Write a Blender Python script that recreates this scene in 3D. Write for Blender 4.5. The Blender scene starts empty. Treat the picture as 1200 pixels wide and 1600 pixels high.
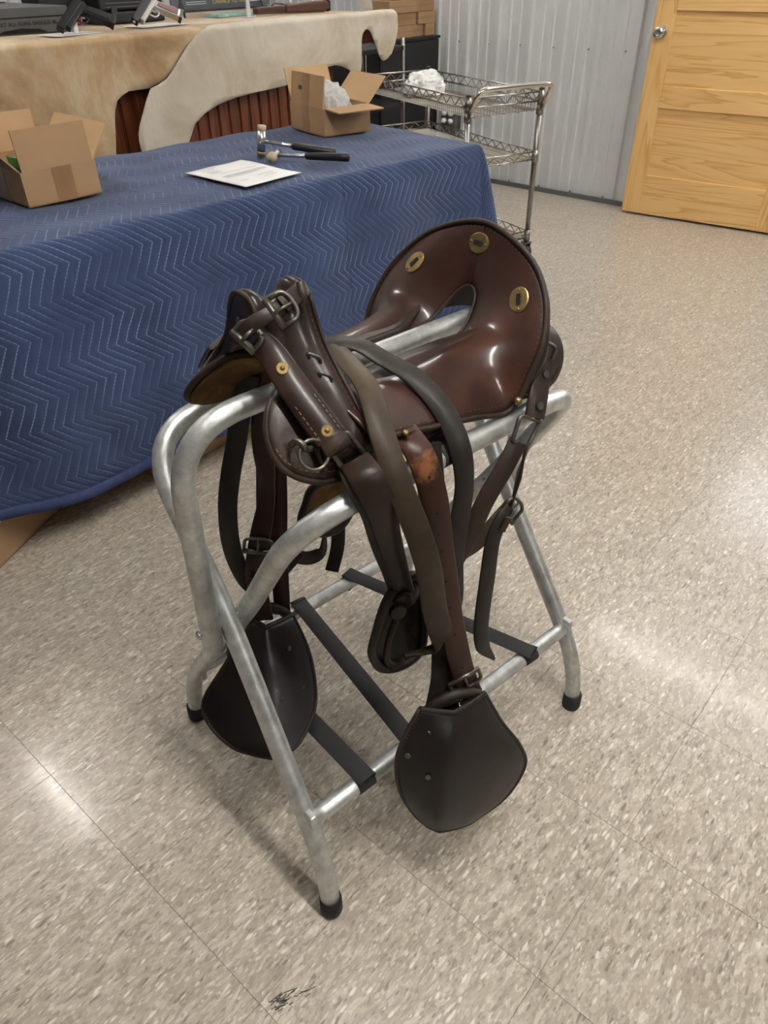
import bpy, bmesh, math, random
from mathutils import Vector, Matrix
random.seed(7)
R = math.radians
scene = bpy.context.scene
COL = scene.collection

# ------------------------------------------------------------------ camera
cam_d = bpy.data.cameras.new('camera'); cam = bpy.data.objects.new('camera', cam_d); COL.objects.link(cam)
YAW, PITCH, ROLL = R(41.0217), R(37.1822), R(-0.8904)
f = Vector((math.cos(YAW)*math.cos(PITCH), math.sin(YAW)*math.cos(PITCH), -math.sin(PITCH)))
r = Vector((math.sin(YAW), -math.cos(YAW), 0)); u = r.cross(f)
rr = r*math.cos(ROLL)+u*math.sin(ROLL); uu = -r*math.sin(ROLL)+u*math.cos(ROLL)
cam.matrix_world = Matrix.Translation((-1.41916, -0.1375, 1.27379)) @ Matrix((rr, uu, -f)).transposed().to_4x4()
cam_d.sensor_fit = 'VERTICAL'; cam_d.sensor_height = 32.0; cam_d.lens = 1145.75/1600*32.0
cam_d.clip_start = 0.02
scene.camera = cam

# ------------------------------------------------------------------ world, exposure
w = bpy.data.worlds.new('world'); scene.world = w; w.use_nodes = True
w.node_tree.nodes['Background'].inputs[0].default_value = (0.75, 0.8, 0.9, 1)
w.node_tree.nodes['Background'].inputs[1].default_value = 0.3
vs = scene.view_settings
vs.view_transform = 'Standard'; vs.look = 'None'; vs.gamma = 1.0; vs.exposure = 1.95; vs.use_curve_mapping = False
LAMP = 30.0          # strength of the ceiling tubes
WINDOW = 2.0

# ------------------------------------------------------------------ helpers
def lin(c):
    return tuple((x/255/12.92 if x/255 <= .04045 else ((x/255+.055)/1.055)**2.4) for x in c) + (1,)

LIN = lin

def tag(o, label=None, cat=None, group=None, kind=None):
    if label: o['label'] = label
    if cat: o['category'] = cat
    if group: o['group'] = group
    if kind: o['kind'] = kind
    return o

def empty(name, loc=(0, 0, 0), rz=0.0):
    o = bpy.data.objects.new(name, None); COL.objects.link(o)
    o.location = loc; o.rotation_euler = (0, 0, rz); o.empty_display_size = .05
    return o

def mesh_data(name, verts, faces, smooth=False):
    me = bpy.data.meshes.new(name); me.from_pydata([tuple(v) for v in verts], [], faces); me.update()
    bm = bmesh.new(); bm.from_mesh(me); bmesh.ops.recalc_face_normals(bm, faces=bm.faces); bm.to_mesh(me); bm.free()
    if smooth:
        for p in me.polygons: p.use_smooth = True
    return me

def obj(name, me, mat=None, parent=None, loc=None, rot=None):
    o = bpy.data.objects.new(name, me); COL.objects.link(o)
    if mat is not None and not me.materials: me.materials.append(mat)
    if parent is not None: o.parent = parent
    if loc is not None: o.location = loc
    if rot is not None: o.rotation_euler = rot
    return o

class MB:
    """collects simple shapes into one mesh"""
    def __init__(s): s.v = []; s.f = []
    def add(s, v, fc):
        n = len(s.v); s.v += [tuple(x) for x in v]; s.f += [tuple(i+n for i in q) for q in fc]; return s
    def box(s, a, b, M=None):
        (x0, y0, z0), (x1, y1, z1) = a, b
        v = [Vector(p) for p in ((x0,y0,z0),(x1,y0,z0),(x1,y1,z0),(x0,y1,z0),(x0,y0,z1),(x1,y0,z1),(x1,y1,z1),(x0,y1,z1))]
        if M is not None: v = [M @ p for p in v]
        return s.add(v, [(0,3,2,1),(4,5,6,7),(0,1,5,4),(1,2,6,5),(2,3,7,6),(3,0,4,7)])
    def tube(s, pts, rad, n=10, closed=False, cap=True):
        v, fc = tube_geo(pts, rad, n, closed, cap); return s.add(v, fc)
    def prism(s, poly, lo, hi, axis='y', M=None):
        k = len(poly); P = []
        for h in (lo, hi):
            for a, b in poly:
                p = Vector((a, h, b)) if axis == 'y' else (Vector((a, b, h)) if axis == 'z' else Vector((h, a, b)))
                P.append(M @ p if M is not None else p)
        return s.add(P, [tuple(range(k)), tuple(range(2*k-1, k-1, -1))] + [(i, (i+1) % k, k+(i+1) % k, k+i) for i in range(k)])
    def ellipsoid(s, c, rad, nu=12, nv=8, M=None):
        v = []; fc = []
        for j in range(nv+1):
            t = math.pi*j/nv
            for i in range(nu):
                a = 2*math.pi*i/nu
                p = Vector((c[0]+rad[0]*math.sin(t)*math.cos(a), c[1]+rad[1]*math.sin(t)*math.sin(a), c[2]+rad[2]*math.cos(t)))
                v.append(M @ p if M is not None else p)
        for j in range(nv):
            for i in range(nu): fc.append((j*nu+i, j*nu+(i+1) % nu, (j+1)*nu+(i+1) % nu, (j+1)*nu+i))
        return s.add(v, fc)
    def build(s, name, mat, parent=None, smooth=False, loc=None, rot=None, bevel=0, auto=False):
        me = mesh_data(name, s.v, s.f, smooth)
        o = obj(name, me, mat, parent, loc, rot)
        if bevel:
            b = o.modifiers.new('bevel', 'BEVEL'); b.width = bevel; b.segments = 2; b.limit_method = 'ANGLE'; b.angle_limit = R(40)
        return o

def catmull(P, n=8, closed=False):
    P = [Vector(p) for p in P]; out = []; N = len(P)
    for i in range(N if closed else N-1):
        p0 = P[(i-1) % N] if closed or i > 0 else P[0]*2-P[1]
        p1, p2 = P[i], P[(i+1) % N]
        p3 = P[(i+2) % N] if closed or i+2 < N else P[-1]*2-P[-2]
        for k in range(n):
            t = k/n
            out.append(.5*((2*p1)+(p2-p0)*t+(2*p0-5*p1+4*p2-p3)*t*t+(3*p1-p0-3*p2+p3)*t**3))
    if not closed: out.append(P[-1])
    return out

def fillet(P, rads, n=10):
    P = [Vector(p) for p in P]; out = [P[0]]
    for i in range(1, len(P)-1):
        a, b, c = P[i-1], P[i], P[i+1]; d = rads[i-1]
        p = b+(a-b).normalized()*d; q = b+(c-b).normalized()*d
        for k in range(n+1):
            t = k/n; out.append(p*(1-t)**2+b*2*t*(1-t)+q*t*t)
    out.append(P[-1]); return out

def tube_geo(pts, rad, n=10, closed=False, cap=True):
    pts = [Vector(p) for p in pts]; N = len(pts)
    rads = rad if isinstance(rad, (list, tuple)) else [rad]*N
    tang = []
    for i in range(N):
        a = pts[(i-1) % N] if closed or i > 0 else pts[i]
        b = pts[(i+1) % N] if closed or i < N-1 else pts[i]
        tang.append((b-a).normalized())
    t0 = tang[0]; ref = Vector((0, 0, 1)) if abs(t0.z) < .9 else Vector((1, 0, 0))
    nrm = (ref-t0*ref.dot(t0)).normalized(); v = []; fc = []
    for i in range(N):
        nrm = (nrm-tang[i]*nrm.dot(tang[i])).normalized(); bn = tang[i].cross(nrm)
        for k in range(n):
            a = 2*math.pi*k/n; v.append(pts[i]+(nrm*math.cos(a)+bn*math.sin(a))*rads[i])
    for i in range(N if closed else N-1):
        j = (i+1) % N
        for k in range(n): fc.append((i*n+k, i*n+(k+1) % n, j*n+(k+1) % n, j*n+k))
    if cap and not closed:
        fc.append(tuple(range(n-1, -1, -1))); fc.append(tuple((N-1)*n+k for k in range(n)))
    return v, fc

def tube(name, pts, rad, mat, parent=None, n=12, closed=False):
    v, fc = tube_geo(pts, rad, n, closed)
    o = obj(name, mesh_data(name, v, fc, True), mat, parent); return o

def ribbon_geo(pts, width, thick, normal, n=6, smooth_path=True, wid=None):
    """flat strap: centre line, width, thickness; normal = facing direction (one, or one per control point)"""
    K = len(pts)
    nl = [Vector(normal)]*K if not isinstance(normal, list) else [Vector(q) for q in normal]
    wl = [width]*K if wid is None else wid
    C = catmull(pts, n) if smooth_path else [Vector(p) for p in pts]
    step = n if smooth_path else 1
    v = []; fc = []; N = len(C)
    for i, c in enumerate(C):
        k = min(i//step, K-2); t = (i-k*step)/step
        nr = nl[k]*(1-t)+nl[k+1]*t; wd = wl[k]*(1-t)+wl[k+1]*t
        tg = (C[min(i+1, N-1)]-C[max(i-1, 0)]).normalized()
        side = tg.cross(nr).normalized(); nn = side.cross(tg).normalized()
        h = thick/2; b = wd/2; e = min(thick*.35, b*.3)
        for sx, sn in ((-b+e, -h), (b-e, -h), (b, -h+e), (b, h-e), (b-e, h), (-b+e, h), (-b, h-e), (-b, -h+e)):
            v.append(c+side*sx+nn*sn)
    for i in range(N-1):
        for k in range(8): fc.append((i*8+k, i*8+(k+1) % 8, (i+1)*8+(k+1) % 8, (i+1)*8+k))
    fc.append(tuple(range(7, -1, -1))); fc.append(tuple((N-1)*8+k for k in range(8)))
    return v, fc

def strap(name, pts, width, normal, mat, parent, thick=.0045, n=6, wid=None, smooth_path=True):
    v, fc = ribbon_geo(pts, width, thick, normal, n, smooth_path, wid)
    o = obj(name, mesh_data(name, v, fc, True), mat, parent)
    o.data.set_sharp_from_angle(angle=R(50)); return o

def stitches(name, path, normal, mat, parent, step=.0075, ln=.0045, rad=.0007, off=.0006):
    path = [Vector(p) for p in path]; mb = MB(); nr = Vector(normal).normalized() if not isinstance(normal, list) else None
    acc = 0.0; nxt = 0.0
    for i in range(len(path)-1):
        a, b = path[i], path[i+1]; L = (b-a).length
        if L < 1e-6: continue
        d = (b-a)/L
        while nxt <= acc+L:
            p = a+d*(nxt-acc)
            nn = nr if nr is not None else Vector(normal[i])
            c = p+nn*off; s_ = d.cross(nn).normalized()
            mb.add([c-d*ln/2-s_*rad, c-d*ln/2+s_*rad, c+d*ln/2+s_*rad, c+d*ln/2-s_*rad, c+nn*rad], [(0,1,4),(1,2,4),(2,3,4),(3,0,4),(3,2,1,0)])
            nxt += step
        acc += L
    o = mb.build(name, mat, parent); tag(o, kind='stuff'); return o

def disc(name, c, nrm, rad, h, mat, parent, n=16, dome=False, rad2=None, xdir=None):
    """a round or oval plate standing on a surface"""
    nrm = Vector(nrm).normalized(); ref = Vector(xdir) if xdir is not None else (Vector((0, 0, 1)) if abs(nrm.z) < .9 else Vector((1, 0, 0)))
    x = (ref-nrm*ref.dot(nrm)).normalized(); y = nrm.cross(x); c = Vector(c); rb = rad2 or rad
    v = []; rings = [(1, 0), (1, h*.6), (.9, h)] if not dome else [(1, 0), (.9, h*.5), (.6, h*.85), (.25, h)]
    for s, hh in rings:
        for k in range(n):
            a = 2*math.pi*k/n; v.append(c+x*math.cos(a)*rad*s+y*math.sin(a)*rb*s+nrm*hh)
    fc = []
    for j in range(len(rings)-1):
        for k in range(n): fc.append((j*n+k, j*n+(k+1) % n, (j+1)*n+(k+1) % n, (j+1)*n+k))
    fc.append(tuple(range(n-1, -1, -1))); fc.append(tuple((len(rings)-1)*n+k for k in range(n)))
    return obj(name, mesh_data(name, v, fc, dome), mat, parent)

def copy_tree(o, parent=None):
    c = o.copy(); COL.objects.link(c)
    if parent is not None: c.parent = parent
    for ch in list(o.children): copy_tree(ch, c)
    return c

# ------------------------------------------------------------------ materials
class NT:
    def __init__(s, name):
        m = bpy.data.materials.new(name); m.use_nodes = True; s.m = m; s.t = m.node_tree; s.n = s.t.nodes
        s.b = s.n['Principled BSDF']
    def node(s, t, **kw):
        n = s.n.new(t)
        for k, v in kw.items(): setattr(n, k, v)
        return n
    def link(s, a, b): s.t.links.new(a, b)
    def val(s, inp, v):
        if hasattr(v, 'bl_rna') and v.bl_rna.identifier.startswith('NodeSocket'): s.link(v, inp)
        else: inp.default_value = v
    def math(s, op, a, b=None, c=None, clamp=False):
        n = s.node('ShaderNodeMath', operation=op); n.use_clamp = clamp
        s.val(n.inputs[0], a)
        if b is not None: s.val(n.inputs[1], b)
        if c is not None: s.val(n.inputs[2], c)
        return n.outputs[0]
    def coord(s, kind='Object', scale=(1, 1, 1), rot=(0, 0, 0), loc=(0, 0, 0)):
        if kind == 'Position': src = s.node('ShaderNodeNewGeometry').outputs['Position']
        else: src = s.node('ShaderNodeTexCoord').outputs[kind]
        mp = s.node('ShaderNodeMapping'); mp.inputs['Scale'].default_value = scale; mp.inputs['Rotation'].default_value = rot
        mp.inputs['Location'].default_value = loc
        s.link(src, mp.inputs['Vector']); return mp.outputs[0]
    def noise(s, vec, scale=5, detail=4, rough=.55, dist=0.0):
        n = s.node('ShaderNodeTexNoise'); s.link(vec, n.inputs['Vector'])
        n.inputs['Scale'].default_value = scale; n.inputs['Detail'].default_value = detail; n.inputs['Roughness'].default_value = rough
        n.inputs['Distortion'].default_value = dist
        return n.outputs['Fac']
    def voronoi(s, vec, scale=5, feature='F1', out='Distance', rnd=1.0):
        n = s.node('ShaderNodeTexVoronoi', feature=feature); s.link(vec, n.inputs['Vector'])
        n.inputs['Scale'].default_value = scale; n.inputs['Randomness'].default_value = rnd
        return n.outputs[out]
    def ramp(s, fac, stops, interp='LINEAR'):
        n = s.node('ShaderNodeValToRGB'); n.color_ramp.interpolation = interp; e = n.color_ramp.elements
        while len(e) < len(stops): e.new(.5)
        for i, (p, c) in enumerate(stops): e[i].position = p; e[i].color = c if len(c) == 4 else tuple(c)+(1,)
        s.link(fac, n.inputs[0]); return n.outputs[0]
    def mix(s, fac, a, b, blend='MIX'):
        n = s.node('ShaderNodeMix', data_type='RGBA', blend_type=blend)
        s.val(n.inputs[0], fac); s.val(n.inputs[6], a); s.val(n.inputs[7], b); return n.outputs[2]
    def bump(s, h, strength=.2, dist=.002, prev=None):
        n = s.node('ShaderNodeBump'); n.inputs['Strength'].default_value = strength; n.inputs['Distance'].default_value = dist
        s.link(h, n.inputs['Height'])
        if prev is not None: s.link(prev, n.inputs['Normal'])
        return n.outputs[0]
    def set(s, color=None, rough=None, metal=None, normal=None, spec=None, coat=None, coat_rough=None, alpha=None, trans=None, sheen=None, sub=None):
        I = s.b.inputs
        for k, v in (('Base Color', color), ('Roughness', rough), ('Metallic', metal), ('Normal', normal), ('Specular IOR Level', spec), ('Coat Weight', coat),
                     ('Coat Roughness', coat_rough), ('Alpha', alpha), ('Transmission Weight', trans), ('Sheen Weight', sheen)):
            if v is not None: s.val(I[k], v)
        return s.m

def plain(name, c, rough=.5, metal=0.0, spec=.5, var=.12, scale=12, bump=0.0, bscale=60, coat=0.0):
    n = NT(name); co = n.coord('Object'); f = n.noise(co, scale, 4)
    c0 = lin(c); lo = tuple(x*(1-var) for x in c0[:3])+(1,); hi = tuple(min(1, x*(1+var)) for x in c0[:3])+(1,)
    col = n.ramp(f, [(.3, lo), (.7, hi)])
    nm = n.bump(n.noise(co, bscale, 3), bump, .002) if bump else None
    return n.set(col, rough, metal, nm, spec, coat)

def leather(name, dark, mid, light, rough=.38, k=.45, scale=7, coat=.25, spec=.25, scratch=.15, worn=None, bump=.25, coat_rough=.25):
    n = NT(name); co = n.coord('Object')
    lin = lambda c: tuple(x*k for x in LIN(c)[:3])+(1,)
    f1 = n.noise(co, scale, 6, .62, .4); col = n.ramp(f1, [(.28, lin(dark)), (.5, lin(mid)), (.74, lin(light))])
    fine = n.noise(co, 90, 4, .6); col = n.mix(n.math('MULTIPLY', fine, .35), col, lin(dark))
    sc = n.noise(n.coord('Object', (140, 14, 30), (.4, .3, .7)), 1.5, 5, .7)
    m = n.ramp(sc, [(.66, (0, 0, 0)), (.74, (1, 1, 1))]); col = n.mix(n.math('MULTIPLY', m, scratch), col, lin(light))
    if worn:
        pos, rad, wc = worn
        g = n.node('ShaderNodeVectorMath', operation='DISTANCE'); n.link(n.node('ShaderNodeTexCoord').outputs['Object'], g.inputs[0]); g.inputs[1].default_value = pos
        d = n.math('ADD', n.math('DIVIDE', g.outputs['Value'], rad), n.math('MULTIPLY', n.math('SUBTRACT', n.noise(co, 60, 5, .7), .5), 2.4))
        col = n.mix(n.ramp(d, [(.25, (.8, .8, .8)), (.95, (0, 0, 0))]), col, lin(wc))
    ro = n.math('ADD', n.math('MULTIPLY', n.noise(co, 22, 5, .6), .3), rough-.15)
    nm = n.bump(n.noise(co, 260, 3, .6), bump*.4, .0008); nm = n.bump(n.noise(co, 28, 4, .6), bump, .0018, nm)
    return n.set(col, ro, 0, nm, spec, coat, coat_rough)

def mat_floor():
    n = NT('vinyl_tile')
    rnd = n.node('ShaderNodeObjectInfo').outputs['Random']
    pos = n.node('ShaderNodeNewGeometry').outputs['Position']
    off = n.node('ShaderNodeVectorMath', operation='SCALE'); cv = n.node('ShaderNodeCombineXYZ'); n.link(rnd, cv.inputs[0]); n.link(rnd, cv.inputs[1]); n.link(cv.outputs[0], off.inputs[0]); off.inputs['Scale'].default_value = 7.0
    ad = n.node('ShaderNodeVectorMath', operation='ADD'); n.link(pos, ad.inputs[0]); n.link(off.outputs[0], ad.inputs[1])
    def mp(sc, rot=0, loc=(0, 0, 0)):
        m = n.node('ShaderNodeMapping'); m.inputs['Scale'].default_value = sc; m.inputs['Rotation'].default_value = (0, 0, rot); m.inputs['Location'].default_value = loc
        n.link(ad.outputs[0], m.inputs['Vector'])
        wb = n.node('ShaderNodeTexNoise'); wb.inputs['Scale'].default_value = 22; wb.inputs['Detail'].default_value = 3; n.link(ad.outputs[0], wb.inputs['Vector'])
        sb = n.node('ShaderNodeVectorMath', operation='MULTIPLY_ADD'); n.link(wb.outputs['Color'], sb.inputs[0]); sb.inputs[1].default_value = (1.6, 1.6, 0); n.link(m.outputs[0], sb.inputs[2])
        return sb.outputs[0]
    tones = [(.0, lin((132, 120, 107))), (.10, lin((148, 137, 123))), (.22, lin((160, 149, 135))), (.50, lin((170, 160, 146))), (.78, lin((180, 171, 157))), (.90, lin((196, 188, 175))), (.965, lin((218, 212, 200)))]
    def flakes(sc, rot, loc):
        c = n.voronoi(mp(sc, rot, loc), 1.0, out='Color'); q = n.node('ShaderNodeSeparateColor'); n.link(c, q.inputs[0]); return q.outputs
    f1 = flakes((40, 125, 1), R(7), (0, 0, 0)); f2 = flakes((80, 230, 1), R(4), (3, 7, 0)); f3 = flakes((130, 300, 1), R(10), (9, 2, 0))
    col = n.ramp(f1[0], tones); col = n.mix(.5, col, n.ramp(f2[1], tones)); col = n.mix(.3, col, n.ramp(f3[0], tones))
    d1 = n.voronoi(mp((38, 130, 1), R(8), (5, 1, 0)), 1.0); g1 = flakes((38, 130, 1), R(8), (5, 1, 0)); inside = n.ramp(d1, [(.22, (1, 1, 1)), (.42, (0, 0, 0))])
    light = n.math('MULTIPLY', n.ramp(g1[0], [(.86, (0, 0, 0)), (.88, (1, 1, 1))]), inside); dark = n.math('MULTIPLY', n.ramp(g1[1], [(.86, (0, 0, 0)), (.89, (1, 1, 1))]), inside)
    d2 = n.voronoi(mp((80, 230, 1), R(5), (1, 8, 0)), 1.0); g2 = flakes((80, 230, 1), R(5), (1, 8, 0)); in2 = n.ramp(d2, [(.22, (1, 1, 1)), (.45, (0, 0, 0))])
    l2 = n.math('MULTIPLY', n.ramp(g2[0], [(.84, (0, 0, 0)), (.88, (1, 1, 1))]), in2); k2 = n.math('MULTIPLY', n.ramp(g2[1], [(.80, (0, 0, 0)), (.86, (1, 1, 1))]), in2)
    col = n.mix(n.math('MULTIPLY', k2, .6), col, lin((112, 99, 87))); col = n.mix(n.math('MULTIPLY', l2, .7), col, lin((220, 214, 203)))
    col = n.mix(n.math('MULTIPLY', dark, .65), col, lin((108, 95, 84))); col = n.mix(n.math('MULTIPLY', light, .8), col, lin((226, 221, 211)))
    n.set(col, .5, 0, None, .5)
    wob = n.noise(n.coord('Position'), 2.2, 2, .5)
    ro = n.math('ADD', n.math('MULTIPLY', n.noise(n.coord('Position'), 14, 5, .6), .10), .25)
    nm = n.bump(wob, .10, .01); nm = n.bump(n.noise(n.coord('Position'), 260, 2), .03, .001, nm)
    return n.set(None, ro, 0, nm, .38, .14, .11)

def mat_blanket():
    n = NT('quilted_blanket'); uv = n.node('ShaderNodeUVMap'); uv.uv_map = 'UVMap'
    sp = n.node('ShaderNodeSeparateXYZ'); n.link(uv.outputs[0], sp.inputs[0]); s_, t_ = sp.outputs[0], sp.outputs[1]
    wn = n.noise(uv.outputs[0], 3.0, 3); s_ = n.math('ADD', s_, n.math('MULTIPLY', n.math('SUBTRACT', wn, .5), .03))
    tri = n.math('ABSOLUTE', n.math('SUBTRACT', n.math('FRACT', n.math('DIVIDE', t_, .148)), .5))
    ph = n.math('DIVIDE', n.math('ADD', n.math('SUBTRACT', s_, n.math('MULTIPLY', t_, .32)), n.math('MULTIPLY', tri, .128)), .0275)
    fr = n.math('ABSOLUTE', n.math('SUBTRACT', n.math('FRACT', ph), .5))          # 0 at the seam line, .5 between
    lineM = n.ramp(fr, [(.035, (1, 1, 1)), (.07, (0, 0, 0))])
    dash = n.ramp(n.math('FRACT', n.math('DIVIDE', t_, .0085)), [(.70, (1, 1, 1)), (.85, (.25, .25, .25))])
    patch = n.ramp(n.noise(uv.outputs[0], 5, 2), [(.40, (.25, .25, .25)), (.60, (1, 1, 1))])
    thread = n.math('MULTIPLY', n.math('MULTIPLY', lineM, dash), patch)
    base = n.ramp(n.noise(n.coord('Object'), 9, 5, .6), [(.3, lin((45, 59, 91))), (.7, lin((60, 76, 113)))])
    base = n.mix(n.math('MULTIPLY', n.noise(n.coord('Object'), 160, 3), .25), base, lin((78, 92, 124)))
    groove = n.ramp(fr, [(.0, (1, 1, 1)), (.10, (0, 0, 0))])
    col = n.mix(n.math('MULTIPLY', thread, .62), base, lin((150, 164, 196)))
    seam = n.ramp(n.math('ABSOLUTE', n.math('ADD', sp.outputs[0], .612)), [(.0015, (1, 1, 1)), (.0045, (0, 0, 0))]); col = n.mix(n.math('MULTIPLY', seam, .6), col, lin((36, 46, 76)))
    puff = n.math('POWER', n.math('MULTIPLY', fr, 2.0), .5)
    nm = n.bump(puff, .30, .005); nm = n.bump(n.noise(n.coord('Object'), 30, 4), .25, .006, nm)
    nm = n.bump(n.noise(n.coord('Object'), 500, 2), .15, .001, nm)
    return n.set(col, .85, 0, nm, .2, sheen=.15)

def wood(name, c0, c1, c2, axis=0, rough=.4, scale=1.0, knots=True, coat=.15):
    """grain runs along the object's local axis"""
    n = NT(name); sc = [26*scale]*3; sc[axis] = 1.6*scale
    rnd = n.node('ShaderNodeObjectInfo').outputs['Random']
    mp = n.coord('Object', tuple(sc)); o4 = n.node('ShaderNodeVectorMath', operation='ADD'); n.link(mp, o4.inputs[0])
    cx = n.node('ShaderNodeCombineXYZ'); m20 = n.math('MULTIPLY', rnd, 37.0)
    for i in range(3): n.link(m20, cx.inputs[i])
    n.link(cx.outputs[0], o4.inputs[1]); vec = o4.outputs[0]
    broad = n.noise(vec, .35, 3, .5, .8)
    ring = n.math('FRACT', n.math('MULTIPLY', broad, 9.0))
    ring = n.ramp(ring, [(0.0, (.1, .1, .1)), (.55, (.35, .35, .35)), (.92, (1, 1, 1)), (1.0, (.1, .1, .1))])
    fine = n.noise(vec, 3.0, 5, .7)
    fac = n.math('ADD', n.math('MULTIPLY', ring, .72), n.math('MULTIPLY', fine, .3))
    col = n.ramp(fac, [(.12, lin(c0)), (.5, lin(c1)), (.95, lin(c2))])
    nm = n.bump(fine, .08, .001)
    return n.set(col, rough, 0, nm, .45, coat, .3)

def mat_fur(name, c0, c1, c2, off):
    n = NT(name); co = n.coord('Object', loc=(off, 0, 0))
    col = n.ramp(n.noise(co, 3.2, 5, .65, .5), [(.36, lin(c0)), (.5, lin(c1)), (.64, lin(c2))])
    hair = n.noise(n.coord('Object', (42, 42, 12)), 3, 6, .8)
    col = n.mix(n.math('MULTIPLY', n.math('SUBTRACT', hair, .3), .9), col, lin(c0))
    nm = n.bump(hair, .35, .004)
    return n.set(col, .8, 0, nm, .2, sheen=.3)

M = {}
M['tile'] = mat_floor()
M['floor_base'] = plain('floor_adhesive', (92, 82, 72), .8)
M['blanket'] = mat_blanket()
M['binding'] = plain('blanket_binding', (50, 62, 104), .85, var=.2, scale=40, bump=.3)
def mat_galv():
    n = NT('galvanised_steel'); co = n.coord('Object')
    f_ = n.noise(co, 38, 6, .7); col = n.ramp(f_, [(.3, lin((168, 171, 170))), (.55, lin((204, 207, 206))), (.75, lin((226, 228, 227)))])
    sp = n.ramp(n.noise(co, 320, 3, .6), [(.66, (0, 0, 0)), (.74, (1, 1, 1))]); col = n.mix(n.math('MULTIPLY', sp, .35), col, lin((110, 112, 110)))
    return n.set(col, n.math('ADD', n.math('MULTIPLY', f_, .25), .30), .82, n.bump(f_, .08, .001), .5)
M['galv'] = mat_galv()
M['rubber'] = plain('black_rubber', (24, 24, 25), .6)
M['webbing'] = plain('black_webbing', (33, 32, 33), .65, var=.25, scale=300, bump=.4, bscale=600)
M['seat'] = leather('seat_leather', (44, 26, 21), (70, 40, 32), (108, 66, 48), k=.60, rough=.40, coat=.55, spec=.22, scratch=.10, coat_rough=.16)
M['pommel'] = leather('pommel_leather', (38, 24, 20), (58, 37, 31), (88, 60, 48), rough=.42, coat=.40, spec=.22, scratch=.10, coat_rough=.2)
M['skirt'] = leather('skirt_leather', (48, 34, 30), (72, 55, 48), (102, 82, 70), k=.5, rough=.42, coat=.15)
M['strap_dark'] = leather('dark_strap_leather', (36, 32, 29), (56, 50, 45), (84, 76, 68), k=.6, rough=.5, coat=.05, scratch=.12)
M['strap_tan'] = leather('weathered_strap_leather', (56, 44, 34), (84, 70, 55), (116, 98, 76), k=.55, rough=.52, coat=.03, scratch=.12)
M['strap_red'] = leather('red_brown_strap_leather', (52, 30, 23), (78, 46, 35), (106, 66, 48), k=.58, rough=.42, coat=.12, worn=((-.088, -.196, .755), .022, (190, 124, 78)))
M['strap_red2'] = leather('red_brown_far_strap_leather', (52, 30, 23), (80, 46, 34), (104, 62, 46), rough=.42, coat=.12)
M['strap_brown'] = leather('brown_strap_leather', (46, 33, 27), (70, 52, 43), (98, 76, 62), rough=.45, coat=.1)
M['hood'] = leather('hood_leather', (36, 28, 27), (50, 41, 40), (66, 55, 53), k=.36, rough=.42, coat=.2, scratch=.05, scale=4)
M['suede'] = leather('suede_lining', (58, 42, 24), (86, 64, 38), (122, 94, 58), k=1.25, rough=.85, coat=0, spec=.15, scratch=.2, scale=22)
M['edge'] = leather('leather_edge', (50, 38, 31), (76, 60, 50), (104, 86, 70), rough=.5, coat=.05)
M['thread'] = plain('linen_thread', (128, 110, 86), .8)
M['thread_dark'] = plain('waxed_thread', (84, 64, 48), .8)
M['brass'] = plain('aged_brass', (146, 124, 84), .36, .85, var=.3, scale=60)
M['steel'] = plain('dark_steel', (104, 100, 92), .38, .85, var=.35, scale=80)
M['bluesteel'] = plain('blued_steel', (92, 92, 92), .4, .8, var=.3, scale=80)
M['bolt'] = plain('bright_bolt', (206, 206, 204), .25, .95)
M['black'] = plain('slot_black', (10, 9, 8), .9)
M['stirrup_wood'] = wood('stirrup_wood', (36, 26, 20), (46, 34, 26), (30, 22, 17), 2, .6)
M['cardboard'] = plain('cardboard', (172, 140, 106), .85, var=.07, scale=6, bump=.1, bscale=90, spec=.2)
M['cardboard_in'] = plain('cardboard_inside', (196, 164, 126), .85, var=.05, scale=6, spec=.2)
M['tape'] = plain('packing_tape', (150, 116, 82), .3, spec=.5)
M['ink'] = plain('print_ink', (70, 62, 56), .7)
M['paper'] = plain('paper', (238, 238, 236), .7, var=.02)
M['greytext'] = plain('grey_print', (176, 178, 180), .7, var=.05)
M['green'] = plain('green_packet', (44, 140, 70), .4)
M['chrome'] = plain('chrome_wire', (190, 186, 180), .22, 1.0, var=.1)
M['post'] = plain('chrome_post', (150, 146, 142), .28, 1.0, var=.15, scale=30)
M['handle'] = plain('chrome_handle', (222, 214, 202), .12, 1.0, var=.05)
M['blackplastic'] = plain('black_plastic', (26, 26, 28), .4)
M['cabinet_black'] = plain('black_cabinet', (24, 24, 27), .55)
M['wall_metal'] = plain('painted_metal_wall', (214, 216, 217), .36, .15, var=.04, scale=3, spec=.5)
M['plaster'] = plain('painted_plaster', (150, 148, 143), .8, var=.03, scale=3)
M['ceiling'] = plain('white_ceiling', (196, 196, 194), .85, var=.02, scale=2)
M['base_dark'] = plain('rubber_baseboard', (92, 94, 94), .6)
M['pine_h'] = wood('pine_horizontal', (230, 192, 132), (222, 180, 116), (202, 152, 88), 0, .38)
M['pine_v'] = wood('pine_vertical', (232, 194, 134), (222, 178, 112), (204, 152, 86), 2, .38)
M['knob'] = plain('satin_chrome_knob', (206, 206, 206), .16, 1.0, var=.04)
M['bead'] = wood('stained_beadboard', (124, 66, 34), (102, 50, 25), (70, 32, 17), 2, .42, .7)
M['walnut'] = wood('walnut_stock', (92, 54, 36), (72, 41, 28), (46, 27, 20), 0, .35)
M['counter_wood'] = wood('stained_counter', (134, 74, 38), (112, 58, 30), (84, 40, 22), 0, .4)
M['hide_tan'] = mat_fur('tan_hide', (158, 128, 92), (192, 164, 126), (218, 200, 168), 0.0)
M['hide_pale'] = mat_fur('pale_hide', (184, 170, 148), (206, 196, 178), (222, 214, 200), 4.0)
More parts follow.
